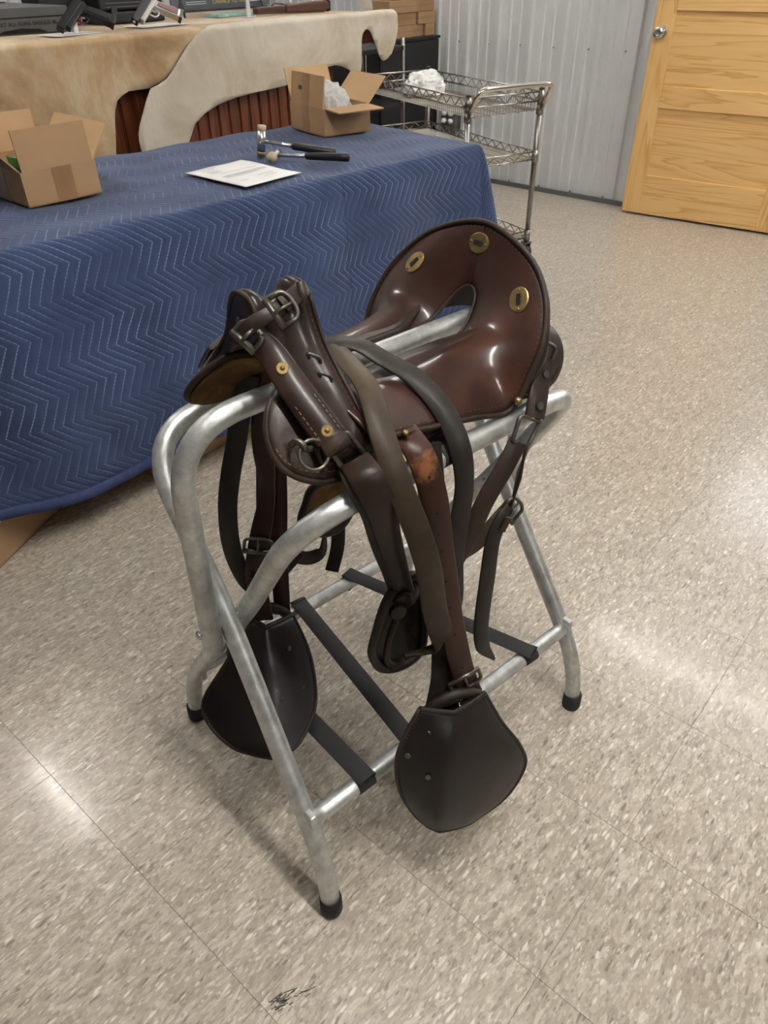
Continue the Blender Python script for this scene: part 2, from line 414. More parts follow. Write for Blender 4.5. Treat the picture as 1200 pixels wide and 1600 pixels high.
M['case_grey'] = plain('grey_case', (88, 88, 88), .5)
M['case_text'] = plain('case_lettering', (44, 44, 46), .6)
M['gun_black'] = plain('gun_black', (34, 34, 37), .38, .3)
M['gun_silver'] = plain('gun_stainless', (196, 194, 188), .3, .9, var=.06)
M['grip_wood'] = plain('grip_wood', (104, 54, 46), .45)
M['red'] = plain('red_lock', (176, 50, 40), .4)
M['slate'] = plain('slate_sign', (84, 90, 96), .5, var=.04)
M['gold'] = plain('gold_print', (206, 172, 104), .5)
M['white_print'] = plain('white_print', (222, 222, 222), .6, var=.02)
M['teal'] = plain('teal_print', (150, 196, 190), .5, var=.35, scale=30)
def mat_clear(name, c, rough=.08, alpha=.35):
    n = NT(name); n.set(lin(c), rough, 0, n.bump(n.noise(n.coord('Object'), 45, 5, .7), .7, .01), .6, alpha=alpha); return n.m
M['clear'] = mat_clear('clear_film', (240, 242, 242), .10, .68)
M['clearjug'] = mat_clear('clear_jug_plastic', (225, 220, 210), .1, .5)
M['white_bag'] = plain('white_plastic', (232, 232, 230), .35, var=.05, bump=.6, bscale=30)
def mat_emit(name, c, s):
    m = bpy.data.materials.new(name); m.use_nodes = True; t = m.node_tree; b = t.nodes['Principled BSDF']
    b.inputs['Base Color'].default_value = c; b.inputs['Emission Color'].default_value = c; b.inputs['Emission Strength'].default_value = s
    return m
M['tube'] = mat_emit('led_tube', (1.0, .972, .925, 1), LAMP)
M['pane'] = mat_emit('frosted_pane_daylight', (.94, .97, 1.0, 1), WINDOW)
M['fixture'] = plain('fixture_white', (226, 226, 224), .5)

# ------------------------------------------------------------------ the room
WX, WB, XL, YF, H = 3.24, 5.0, -5.0, -4.0, 2.72
T = .3048

def struct(name, mb, mat, **k):
    o = mb.build(name, mat, **k); tag(o, kind='structure'); return o

floor = struct('floor', MB().box((XL, YF, -.05), (WX, WB, -.0031)), M['floor_base'])
tm = MB().box((-T/2+.00025, -T/2+.00025, -.003), (T/2-.00025, T/2-.00025, 0)); tme = mesh_data('tile', tm.v, tm.f); tme.materials.append(M['tile'])
bmx = bmesh.new(); bmx.from_mesh(tme); bmesh.ops.bevel(bmx, geom=[e for e in bmx.edges if all(v.co.z > -.001 for v in e.verts)], offset=.0003, segments=1, affect='EDGES'); bmx.to_mesh(tme); bmx.free()
cells = []
for i in range(-17, 11):
    for j in range(-14, 17):
        cx, cy = (i+.5)*T, (j+.5)*T
        if cx-T/2 < XL or cx+T/2 > WX+.2 or cy-T/2 < YF or cy+T/2 > WB+.2: continue
        d = Vector((cx+1.42, cy+.14)); a = math.atan2(d.y, d.x)-YAW
        vis = abs((a+math.pi) % (2*math.pi)-math.pi) < R(42) and d.length > .35
        cells.append((0 if vis else 1, d.length, cx, cy))
cells.sort(); rest = MB()
for k, (_, _, cx, cy) in enumerate(cells):
    if k < 290:
        o = bpy.data.objects.new('tile', tme); COL.objects.link(o); o.parent = floor; o.location = (cx, cy, 0)
    else:
        rest.box((cx-T/2+.0004, cy-T/2+.0004, -.003), (min(cx+T/2-.0004, WX), min(cy+T/2-.0004, WB), 0))
tag(rest.build('tile_field', M['tile'], floor), kind='stuff')
# scuff marks by the joint near the rack
sc = MB()
for k in range(26):
    q = random.random(); x = -1.206+q*.05+random.uniform(-.008, .008); y = .287-q*.03+random.uniform(-.010, .010); a = random.uniform(-.4, .4)-.5; L = random.uniform(.003, .012)
    mm = Matrix.Translation((x, y, .0)) @ Matrix.Rotation(a, 4, 'Z'); sc.box((-L, -.0007, -.0005), (L, .0007, .0003), mm)
tag(sc.build('scuff_mark', M['ink'], floor), kind='stuff')

def ribbed(name, length, height, mat, pitch=.2345):
    """sheet-metal cladding: tall ribs with two low ribs between; the sheet lies in x, ribs rise to -y"""
    prof = []; x = -.03; k = 0
    while x < length+pitch:
        for dx, dy in ((0, 0), (.010, .019), (.032, .019), (.042, 0), (.085, 0), (.092, .006), (.108, .006), (.115, 0), (.155, 0), (.162, .006), (.178, .006), (.185, 0)):
            prof.append((min(max(x+dx, 0), length), -dy))
        x += pitch
    v = [];  fc = []
    for a, b in prof: v += [(a, b, 0), (a, b, height)]
    for i in range(len(prof)-1): fc.append((2*i, 2*i+2, 2*i+3, 2*i+1))
    n0 = len(v); v += [(length, .05, 0), (length, .05, height), (0, .05, 0), (0, .05, height)]
    fc += [(n0-2, n0, n0+1, n0-1), (n0, n0+2, n0+3, n0+1), (n0+2, 0, 1, n0+3)]
    return obj(name, mesh_data(name, v, fc), mat)

# right wall at x = WX: split round a clerestory window that lies outside the frame
WIN = (-.75, .84, 1.42, 2.05)   # y0, y1, z0, z1
DOORWAY = (-.0, .94)
wr = ribbed('wall_right', WB-1.02, H, M['wall_metal']); wr.rotation_euler = (0, 0, R(-90)); wr.location = (WX, WB, 0); tag(wr, kind='structure')
ws = disc('screw', (0, 0, 0), (0, -1, 0), .0075, .005, M['bolt'], wr, 8, True); ws.location = (WB-2.023, -.001, .82)
for k in range(-2, 12):
    for z in (.82, .03, 1.75):
        if k == 0 and z == .82: continue
        c = ws.copy(); COL.objects.link(c); c.parent = wr; c.location = (WB-2.023-k*.2345, -.001, z)
wp = MB().box((WX, YF, 0), (WX+.1, WIN[0], H)).box((WX, WIN[0], 0), (WX+.1, 1.03, WIN[2])).box((WX, WIN[0], WIN[3]), (WX+.1, 1.03, H)).box((WX, WIN[1], WIN[2]), (WX+.1, 1.03, WIN[3]))
struct('wall_right_plain', wp, M['plaster']).name = 'wall_east'
win = struct('window_1', MB().box((WX+.05, WIN[0]+.03, WIN[2]+.03), (WX+.06, WIN[1]-.03, WIN[3]-.03)), M['pane'])
fr = MB()
for a, b in (((WX-.01, WIN[0], WIN[2]), (WX+.09, WIN[0]+.04, WIN[3])), ((WX-.01, WIN[1]-.04, WIN[2]), (WX+.09, WIN[1], WIN[3])), ((WX-.01, WIN[0], WIN[2]), (WX+.09, WIN[1], WIN[2]+.04)), ((WX-.01, WIN[0], WIN[3]-.04), (WX+.09, WIN[1], WIN[3]))): fr.box(a, b)
fr.build('window_frame', M['fixture'], win)
wb_ = ribbed('wall_back', WX-XL, H, M['wall_metal']); wb_.location = (XL, WB, 0); tag(wb_, kind='structure')
struct('wall_left', MB().box((XL-.1, YF, 0), (XL, WB, H)), M['plaster'])
struct('wall_front', MB().box((XL, YF-.1, 0), (WX, YF, H)), M['plaster'])
struct('ceiling', MB().box((XL-.1, YF-.1, H), (WX+.1, WB+.1, H+.1)), M['ceiling'])
struct('baseboard_right', MB().box((WX-.028, 1.0, 0), (WX-.0195, WB, .028)), M['base_dark'])

# ceiling strip lights
def strip_light(x, y0, y1, label, tubes=(-.022, .022)):
    e = empty('strip_light', (x, (y0+y1)/2, H)); L = (y1-y0)/2
    MB().box((-.055, -L-.02, -.05), (.055, L+.02, -.001)).build('housing', M['fixture'], e)
    for dx in tubes:
        v, fc = tube_geo([(dx, -L, -.068), (dx, L, -.068)], .013, 10); obj('lamp_tube', mesh_data('lamp_tube', v, fc, True), M['tube'], e)
    for s in (-1, 1): MB().box((-.045, s*(L+.008)-.012, -.085), (.045, s*(L+.008)+.012, -.05)).build('lamp_holder', M['fixture'], e)
    return tag(e, label, 'ceiling light', 'strip lights on the ceiling')
strip_light(2.42, -1.25, 1.2, 'single tube strip light on the ceiling before the pine door', (0,))
strip_light(-.82, 2.62, 3.25, 'twin tube strip light on the ceiling over the hide counter')
strip_light(-.82, -.75, .75, 'twin tube strip light on the ceiling over the saddle rack')
strip_light(2.42, 2.3, 3.9, 'single tube strip light on the ceiling by the wire cart', (0,))
strip_light(-.82, -3.2, -1.9, 'twin tube strip light on the ceiling of the room front')

# ------------------------------------------------------------------ pine door, folded back against the wall
D = empty('door_1', (3.088, 1.819, 0), R(-84.96)); tag(D, kind='structure')
DW, DT, SW = .885, .036, .108
def dpart(name, a, b, mat): return MB().box(a, b).build(name, mat, D, bevel=.003)
dpart('stile', (0, 0, .012), (SW, DT, 2.03), M['pine_v']); dpart('stile', (DW-SW, 0, .012), (DW, DT, 2.03), M['pine_v'])
rails = [(.012, .226), (.574, .683), (1.026, 1.135), (1.478, 1.587), (1.91, 2.03)]
for a, b in rails: dpart('rail', (SW, 0, a), (DW-SW, DT, b), M['pine_h'])
for (a, b), (c, d) in zip(rails, rails[1:]): MB().box((SW-.005, .012, b-.005), (DW-SW+.005, .024, c+.005)).build('door_panel', M['pine_h'], D)
kn = empty('door_knob', (.05, 0, .931)); kn.parent = D
disc('rosette', (0, 0, 0), (0, -1, 0), .032, .012, M['knob'], kn, 24)
kv = []; prof = [(.012, 0), (.013, -.02), (.012, -.03), (.02, -.036), (.029, -.046), (.030, -.056), (.024, -.066), (.012, -.07), (.010, -.068), (.004, -.069)]
kb = MB(); nn = 20
for rd, y in prof: kv += [(rd*math.cos(2*math.pi*k/nn), y, rd*math.sin(2*math.pi*k/nn)) for k in range(nn)]
kb.add(kv, [(j*nn+k, j*nn+(k+1) % nn, (j+1)*nn+(k+1) % nn, (j+1)*nn+k) for j in range(len(prof)-1) for k in range(nn)] + [tuple((len(prof)-1)*nn+k for k in range(nn))])
kb.build('knob', M['knob'], kn, smooth=True)

# ------------------------------------------------------------------ saddle rack
SO, SA = (-.681, .513, 0), R(-8.856)
rack = empty('saddle_rack', SO, SA); tag(rack, 'folding galvanised tube saddle rack with black webbing straps and rubber feet', 'saddle rack')
TR = .0158
RY, RZ = .168, .732
def leg_frame(sy, xf, xr, xff, xrf):
    P = [(xff, -sy*.25, .004), (xff+.003, -sy*.240, .13), (xf, 0, .474), (xf-.003, sy*RY, RZ), (xr+.003, sy*RY, RZ), (xr, 0, .474), (xrf-.0, -sy*.240, .13), (xrf, -sy*.25, .004)]
    return fillet(P, [.085, .08, .105, .105, .08, .085])
tube('leg_frame', leg_frame(1, -.302, .306, -.331, .308), TR, M['galv'], rack, 16)
tube('leg_frame', leg_frame(-1, -.270, .274, -.304, .280), TR, M['galv'], rack, 16)
tube('centre_rail', fillet([(-.335, 0, .445), (-.328, 0, .812), (.345, 0, .818), (.340, 0, .445)], [.10, .10]), TR, M['galv'], rack, 16)
for y, z, xa, xb in ((-.2, .197, -.322, .308), (.2, .185, -.293, .279)):
    v, fc = tube_geo([(xa, y, z), (xa+.03, y, z), (xb-.03, y, z), (xb, y, z)], [.0125, .0145, .0145, .0125], 14)
    obj('lower_rail', mesh_data('lower_rail', v, fc, True), M['galv'], rack)
    for x in (xa, xb):
        MB().box((x-.006, y-.014, z-.024), (x+.006, y+.014, z+.024)).build('weld_plate', M['galv'], rack, bevel=.003)
for x, y in ((-.331, -.25), (.308, -.25), (-.304, .25), (.280, .25)):
    v, fc = tube_geo([(x, y, 0), (x, y, .006), (x+.0005, y-.0*y, .036)], [.0175, .0192, .0185], 16); obj('rubber_foot', mesh_data('rubber_foot', v, fc, True), M['rubber'], rack)
for s, xs in ((-1, (-.352, -.318, -.286)), (1, (.357, .322, .290))):
    for x in xs: disc('bolt', (x, 0, .476), (s, 0, 0), .007, .006, M['bolt'], rack, 8, True)
    tube('pivot_pin', [(s*.255, 0, .476), (s*.352, 0, .476)], .004, M['bolt'], rack, 8)
def web(x0, x1, z0, z1, y0, y1, mid=None):
    r_ = .017
    P = [(y0+.004, z0-r_), (y0-r_*.9, z0-.004), (y0-r_*.3, z0+r_*.98), (y0+.02, z0+r_)]+(mid or [])+[(y1-.02, z1+r_), (y1+r_*.3, z1+r_*.98), (y1+r_*.9, z1-.004), (y1-.004, z1-r_)]
    N = [(0, 0, -1), (0, -1, 0), (0, -.3, 1), (0, 0, 1)]+[(0, 0, 1)]*len(mid or [])+[(0, 0, 1), (0, .3, 1), (0, 1, 0), (0, 0, -1)]
    strap('webbing_strap', [(x0+(x1-x0)*(y-y0)/(y1-y0), y, z) for y, z in P], .034, N, M['webbing'], rack, .002, 5)
web(-.215, -.215, .197, .185, -.2, .2)
web(-.112, -.055, .197, .185, -.2, .2); web(.19, .082, .197, .185, -.2, .2)
web(-.02, -.02, RZ, RZ, -RY, RY, [(-.1, .735), (0, .728), (.1, .735)])

# ------------------------------------------------------------------ the saddle
sad = empty('saddle', SO, SA); tag(sad, 'dark brown leather cavalry saddle with brass-slotted cantle, hanging straps and stirrup hoods', 'saddle')
# seat cover: stations (inner slot edge, middle, outer rim) from the pommel round the cantle, near side; mirrored
ST = [((-.150, -.034, .832), (-.150, -.100, .832), (-.135, -.152, .796)),
      ((-.085, -.034, .815), (-.085, -.098, .818), (-.085, -.158, .786)),
      ((-.020, -.034, .806), (-.015, -.098, .812), (-.010, -.160, .772)),
      ((.045, -.034, .804), (.045, -.102, .814), (.050, -.163, .760)),
      ((.100, -.034, .808), (.098, -.108, .822), (.104, -.169, .752)),
      ((.140, -.032, .819), (.132, -.112, .836), (.134, -.176, .802)),
      ((.165, -.026, .840), (.154, -.104, .857), (.163, -.169, .850)),
      ((.180, -.019, .856), (.174, -.082, .881), (.190, -.140, .895)),
      ((.187, -.010, .865), (.190, -.046, .904), (.207, -.090, .932)),
      ((.189, 0, .868), (.196, 0, .912), (.213, 0, .957))]
ST = [tuple(Vector(p) for p in s) for s in ST]
full = ST + [tuple(Vector((p.x, -p.y, p.z)) for p in s) for s in reversed(ST[:-1])]
NS = 5
curves = [catmull([s[k] for s in full], NS) for k in range(3)]
def seat_pt(i, t):
    a, b, c = curves[0][i], curves[1][i], curves[2][i]
    return a*(1-t)*(1-2*t)+b*4*t*(1-t)+c*t*(2*t-1)
NI, NT_ = len(curves[0]), 11
sv = [seat_pt(i, k/(NT_-1)) for i in range(NI) for k in range(NT_)]
sf = [(i*NT_+k, i*NT_+k+1, (i+1)*NT_+k+1, (i+1)*NT_+k) for i in range(NI-1) for k in range(NT_-1)]
seat = obj('seat_cover', mesh_data('seat_cover', sv, sf, True), M['seat'], sad)
so = seat.modifiers.new('thick', 'SOLIDIFY'); so.thickness = .007; so.offset = -1
ss = seat.modifiers.new('sub', 'SUBSURF'); ss.levels = 1; ss.render_levels = 1
def seat_normal(i, t):
    a = seat_pt(min(i+1, NI-1), t)-seat_pt(max(i-1, 0), t); b = seat_pt(i, min(t+.05, 1))-seat_pt(i, max(t-.05, 0))
    nn_ = a.cross(b).normalized()
    return nn_ if nn_.z > 0 or nn_.x < 0 and abs(nn_.z) < .2 else -nn_
def seat_near(p):
    p = Vector(p); return min(((seat_pt(i, t/40)-p).length, i, t/40) for i in range(NI) for t in range(41))
rim = [seat_pt(i, 1.0)+Vector((0, 0, .001)) for i in range(NI)]
tube('seat_piping', rim, .0042, M['edge'], seat, 8)
tube('slot_edging', [seat_pt(i, 0.0)+Vector((0, 0, .0005)) for i in range(NI)], .0024, M['edge'], seat, 8)
tube('cantle_seam', [seat_pt(NI//2, t/12)+seat_normal(NI//2, t/12)*.0006 for t in range(0, 13)], .0013, M['edge'], seat, 6)
inr = [seat_pt(i, .94)+seat_normal(i, .94)*.001 for i in range(NI)]
stitches('stitching', inr, [seat_normal(i, .94) for i in range(NI)], M['thread_dark'], seat, .008, .004, .0005)
for target, orient in (((.209, 0, .927), (0, 1, 0)), ((.176, -.109, .880), (.3, .55, 1)), ((.176, .109, .880), (.3, -.55, 1))):
    _, i, t = seat_near(target); c = seat_pt(i, t); nn_ = seat_normal(i, t)
    pl = empty('brass_slot_plate'); pl.parent = sad
    disc('plate', c-nn_*.0005, nn_, .0195, .0022, M['brass'], pl, 28, rad2=.0155, xdir=orient)
    x = (Vector(orient)-nn_*Vector(orient).dot(nn_)).normalized(); y = nn_.cross(x); Mx = Matrix((x, y, nn_)).transposed().to_4x4(); Mx.translation = c
    MB().box((-.0085, -.0033, .0012), (.0085, .0033, .0026), Mx).build('strap_slot', M['black'], pl)
    for s in (-1, 1): disc('screw', c+x*s*.0145+nn_*.0016, nn_, .0024, .0014, M['brass'], pl, 10, True)
# cantle back: from the rim down behind the tree
ib = [i for i in range(NI) if seat_pt(i, 1).x > .125]
cbv = []
for i in ib:
    p = seat_pt(i, 1); lo = Vector((min(p.x+.012, .214), p.y*.90, max(.772, p.z-.13))); mid = (p+lo)/2+Vector((.012, 0, 0)); cbv += [p+Vector((.002, 0, -.001)), mid, lo]
cb = obj('cantle_back', mesh_data('cantle_back', cbv, [(3*k+j, 3*k+3+j, 3*k+4+j, 3*k+1+j) for k in range(len(ib)-1) for j in range(2)], True), M['pommel'], sad)
sm = cb.modifiers.new('thick', 'SOLIDIFY'); sm.thickness = .008; sm.offset = 0

# side bars: leather covered boards under the seat, with a suede lining
def sidebar(sy):
    nx, nb = 46, 9; v = []; fc = []; lin_ = []
    x0, x1 = -.252, .256
    edge = []
    for i in range(nx+1):
        # denser columns towards both rounded ends
        s = .5-.5*math.cos(math.pi*i/nx); x = x0+(x1-x0)*s
        front = max(0, min(1, (-.08-x)/.12)); rear = max(0, min(1, (x-.08)/.14))
        inn = Vector((.036+.020*front+.066*rear, .822+.046*front+.028*rear)); out = Vector((.150-.004*front+.010*rear, .764-.006*front-.012*rear))
        e = 1.0
        if x < x0+.085: e = math.sqrt(max(0, 1-((x0+.085-x)/.085)**2))
        if x > x1-.085: e = math.sqrt(max(0, 1-((x-x1+.085)/.085)**2))
        c = inn*(.42 if x < 0 else .5)+out*(.58 if x < 0 else .5)
        for k in range(nb+1):
            t = k/nb; q = inn.lerp(out, t); q = c+(q-c)*max(e, .02); bul = .010*math.sin(math.pi*t)*e
            v.append((x, sy*(q.x+bul*.5), q.y+bul))
        edge.append((v[-1], v[-(nb+1)]))
    for i in range(nx):
        for k in range(nb): fc.append((i*(nb+1)+k, i*(nb+1)+k+1, (i+1)*(nb+1)+k+1, (i+1)*(nb+1)+k))
    me = mesh_data('sidebar', v, fc, True)
    if sum(p.normal.z for p in me.polygons) < 0: me.flip_normals()
    o = obj('sidebar', me, M['skirt'], sad); m_ = o.modifiers.new('t', 'SOLIDIFY'); m_.thickness = .010; m_.offset = -1
    nv = [(a, b-sy*.0065, c-.0095) for a, b, c in v]
    cen = [sum(q[j] for q in nv)/len(nv) for j in range(3)]
    me2 = mesh_data('sidebar_lining', [((a-.005)*.985+.005, b, c) for a, b, c in nv], fc, True); l = obj('sidebar_lining', me2, M['suede'], o)
    m2 = l.modifiers.new('t', 'SOLIDIFY'); m2.thickness = .003; m2.offset = 0
    ring = [Vector(a) for a, b in edge]+[Vector(b) for a, b in reversed(edge)]
    tube('sidebar_edge', [p-Vector((0, sy*.002, .005)) for p in ring], .0048, M['edge'], o, 8, True)
    cen = Vector((.0, sy*.1, .80)); inner = []
    for a, b in edge[:24]: inner.append(Vector(a)+(Vector((Vector(a).x*.96, sy*.1, .80))-Vector(a))*.10+Vector((0, sy*.0045, .0055)))
    stitches('stitching', inner, Vector((0, sy*.6, .8)), M['thread'], o, .0075, .0045, .0007, .001)
    return o
sidebar(-1); sidebar(1)

# pommel arch: closed section lofted over the tree
# half profile (near side): (y, z) of the outer and inner lines, and x of the front / rear edges
PO = [((0, .959), (0, .884)), ((.018, .955), (.012, .883)), ((.031, .937), (.022, .881)), ((.040, .914), (.032, .877)), ((.054, .888), (.042, .868)), ((.077, .862), (.056, .860)), ((.101, .838), (.080, .842)), ((.126, .812), (.108, .818)), ((.150, .778), (.136, .786))]
pts_ = [((-a[0], a[1]), (-b[0], b[1])) for a, b in reversed(PO)]+PO[1:]
sec = []
XF, XR = -.210, -.132
for k, ((y, z), (yi, zi)) in enumerate(pts_):
    ins = lambda t: (y+(yi-y)*t, z+(zi-z)*t)
    row = []
    for x, t in ((XF, .22), (XF+.003, .04), (XF+.012, 0), (XF+.022, .07), (XF+.036, .22), (XR-.022, .20), (XR-.012, .03), (XR-.004, 0), (XR+.003, .05), (XR+.004, .20), (XR+.002, 1.0), ((XF+XR)/2, .94), (XF+.006, 1.0), (XF, .80)):
        q = ins(t); row.append(Vector((x, q[0], q[1])))
    sec.append(row)
NC = len(sec[0]); cols = [catmull([s_[j] for s_ in sec], 4) for j in range(NC)]
npz = len(cols[0]); v = []; fc = []; rings = []
for i in range(npz): rings.append(catmull([cols[j][i] for j in range(NC)], 2, True))
NR = len(rings[0])
for rg_ in rings: v += rg_
for i in range(npz-1):
    for j in range(NR): fc.append((i*NR+j, i*NR+(j+1) % NR, (i+1)*NR+(j+1) % NR, (i+1)*NR+j))
fc += [tuple(range(NR)), tuple((npz-1)*NR+j for j in range(NR-1, -1, -1))]
pom = obj('pommel', mesh_data('pommel', v, fc, True), M['pommel'], sad)
tube('pommel_welt', [p+Vector((-.001, 0, .001)) for p in cols[1]], .0032, M['edge'], pom, 8)
tube('pommel_welt', [p for p in cols[8]], .0030, M['pommel'], pom, 8)
stitches('stitching', [p+Vector((0, 0, .001)) for p in cols[7]], (-.1, -.6, .8), M['thread_dark'], pom, .008, .0045, .0006)
for yy, zz in ((-.012, .930), (.010, .925), (-.026, .905)): disc('eyelet', (XF-.0005, yy, zz-.004), (-1, 0, .1), .0045, .002, M['steel'], pom, 12)

# pommel quarter straps (front straps) with rivets, square rings and stitching; far one mirrored
FS = [(-.216, -.038, .915), (-.207, -.053, .898), (-.203, -.081, .871), (-.199, -.111, .846), (-.193, -.144, .817)]
for sy in (1, -1):
    P = [Vector((x, sy*y, z)) for x, y, z in FS]
    N = [Vector((-.60, -sy*.60, .55))]+[Vector((-.40, -sy*.65, .65))]+[Vector((-.30, -sy*.72, .62))]*3
    if sy == -1: P, N = P[2:], N[2:]
    st = strap('pommel_strap', P, .040, N, M['pommel'], sad, .007, wid=[.030, .034, .039, .041, .041][-len(P):])
    if sy == 1:
        tg = (P[-1]-P[2]).normalized(); nn_ = Vector((-.30, -.72, .62)).normalized(); sd = tg.cross(nn_).normalized()
        for s in (-1, 1): stitches('stitching', [P[3]+sd*s*.014+nn_*.0042-tg*.008, P[4]+sd*s*.014+nn_*.0042], nn_, M['thread'], st)
        for p in (P[1]*.45+P[2]*.55, P[4]-tg*.010):
            disc('rivet', p+nn_*.003, nn_, .0078, .002, M['brass'], st, 18); disc('rivet_post', p+nn_*.0045, nn_, .0032, .003, M['brass'], st, 10, True)
        rg = [Vector((-.203, -.143, .812)), Vector((-.181, -.156, .766)), Vector((-.148, -.156, .774)), Vector((-.167, -.141, .814))]
        tube('square_ring', fillet([rg[0]*.5+rg[3]*.5]+rg+[rg[0]*.5+rg[3]*.5], [.006]*4, 4), .0037, M['steel'], sad, 8)
        lp = strap('ring_loop', [P[-1], P[-1]+tg*.012-nn_*.001, P[-1]+tg*.016-nn_*.008, P[-1]+tg*.006-nn_*.014], .036, [nn_, nn_+tg*.5, tg, -nn_], M['strap_brown'], sad, .006)

# coat strap across the pommel with its two buckles
CP = [(-.232, -.034, .925), (-.223, -.042, .935), (-.205, -.047, .943), (-.184, -.047, .947), (-.164, -.042, .950), (-.145, -.032, .950)]
CN = (-.35, -.75, .55)
strap('coat_strap', CP, .019, CN, M['strap_brown'], sad, .0045)
strap('coat_strap_end', [(-.184, -.050, .951), (-.164, -.047, .956), (-.146, -.037, .957), (-.139, -.028, .952), (-.147, -.028, .944)], .022, CN, M['strap_brown'], sad, .005)
strap('strap_keeper', [(-.160, -.052, .944), (-.154, -.050, .957), (-.149, -.040, .967)], .011, CN, M['strap_brown'], sad, .004)
def buckle(name, c, xdir, nrm, w_, l_, mat, rad=.0032, bar=True):
    """rectangular roller buckle: xdir = along the strap"""
    e = empty(name); e.parent = sad
    n_ = Vector(nrm).normalized(); x = Vector(xdir); x = (x-n_*x.dot(n_)).normalized(); y = n_.cross(x); c = Vector(c)
    P = [c-x*l_/2-y*w_/2, c+x*l_*.3-y*w_/2, c+x*l_/2-y*w_*.25, c+x*l_/2+y*w_*.25, c+x*l_*.3+y*w_/2, c-x*l_/2+y*w_/2]
    tube('frame', fillet([P[0]]+P[1:5]+[P[5]], [.005]*4, 4), rad, mat, e, 8)
    tube('roller', [P[0]-y*.002, P[5]+y*.002], rad*1.5, mat, e, 10)
    tube('tongue', [c+x*l_*.42+n_*.001, c+n_*.005, c-x*l_*.5+n_*.0055], rad*.75, mat, e, 8)
    return e
buckle('buckle', (-.184, -.052, .948), (1, .12, .15), CN, .036, .026, M['steel'])
buckle('buckle', (-.228, -.042, .925), (.7, -.1, .5), (-.6, -.6, .5), .032, .022, M['steel'])

# ring and staples on the near front skirt
nn_ = Vector((-.25, -.72, .62)).normalized()
dc = Vector((-.218, -.138, .800))
ring = []
ax = Vector((.8, .1, .5)).normalized(); ax = (ax-nn_*ax.dot(nn_)).normalized(); ay = nn_.cross(ax)
for k in range(18):
    a = 2*math.pi*k/18; ring.append(dc+ax*math.cos(a)*.018+ay*math.sin(a)*.018+nn_*(.008+.003*math.sin(a)))
tube('saddle_ring', ring, .0026, M['steel'], sad, 8, True)
tube('staple', catmull([dc+ay*.028-ax*.006, dc+ay*.026+nn_*.011, dc+ay*.017+nn_*.014, dc+ay*.012+nn_*.006, dc+ay*.006+ax*.006], 4), .0042, M['steel'], sad, 8)
for c in ((-.165, -.068, .885), (-.163, -.086, .866)):
    c = Vector(c); tube('coat_strap_staple', catmull([c, c+Vector((-.006, -.008, .010)), c+Vector((.004, -.014, .004)), c+Vector((.010, -.010, -.006))], 4), .0024, M['bluesteel'], sad, 8)

# cantle tab with rivet, ring and girth billets, near side
TN = (-.15, -.85, .45)
tab = strap('cantle_tab', [(.186, -.158, .800), (.163, -.172, .783), (.143, -.186, .766), (.129, -.195, .743)], .034, TN, M['strap_brown'], sad, .008)
for p in ((.136, -.196, .760), (.170, -.174, .790)): disc('rivet', p, TN, .006, .003, M['bluesteel'], tab, 14)
tn = Vector(TN).normalized(); tgd = (Vector((.129, -.195, .743))-Vector((.163, -.172, .783))).normalized(); sdd = tgd.cross(tn).normalized()
for s_ in (-1, 1): stitches('stitching', [Vector((.158, -.176, .778))+sdd*.013*s_+tn*.0045, Vector((.132, -.194, .748))+sdd*.013*s_+tn*.0045], tn, M['thread_dark'], tab)
disc('rim_knob', (.112, -.174, .768), (-.3, -.9, .3), .0065, .008, M['brass'], sad, 14, True)
rg = [Vector((.098, -.193, .757)), Vector((.142, -.196, .733)), Vector((.115, -.200, .703)), Vector((.078, -.200, .728))]
tube('square_ring', fillet([rg[0]*.5+rg[1]*.5, rg[1], rg[2], rg[3], rg[0], rg[0]*.5+rg[1]*.5], [.006]*4, 4), .0034, M['steel'], sad, 8)
tube('cantle_staple', catmull([(.180, -.158, .832), (.190, -.170, .824), (.186, -.170, .808)], 4), .003, M['bluesteel'], sad, 8)
NB = (-.25, -.95, .2)
strap('girth_billet', [(.090, -.201, .722), (.060, -.206, .694), (.024, -.206, .653), (.002, -.202, .603), (-.029, -.198, .555)], .029, (-.35, -.85, .4), M['strap_brown'], sad)
strap('girth_billet', [(.113, -.202, .710), (.100, -.202, .660), (.090, -.202, .612)], .024, [(.3, -.9, .1), (.75, -.6, .1), (.5, -.8, .1)], M['strap_brown'], sad)
strap('girth_billet', [(.085, -.203, .612), (.050, -.206, .600), (.022, -.201, .574), (-.014, -.196, .566)], .026, NB, M['strap_tan'], sad, .006)
strap('billet_end', [(.078, -.210, .614), (.056, -.212, .602), (.043, -.211, .568), (.039, -.211, .498), (.035, -.211, .401), (.045, -.211, .340), (.079, -.211, .282)], .028, [NB]*7, M['strap_dark'], sad, wid=[.024, .026, .027, .029, .029, .028, .006])
buckle('buckle', (.083, -.210, .611), (.75, 0, .55), NB, .034, .03, M['steel'], .0028)
strap('strap_keeper', [(.064, -.220, .610), (.054, -.218, .588)], .011, NB, M['strap_tan'], sad, .005)

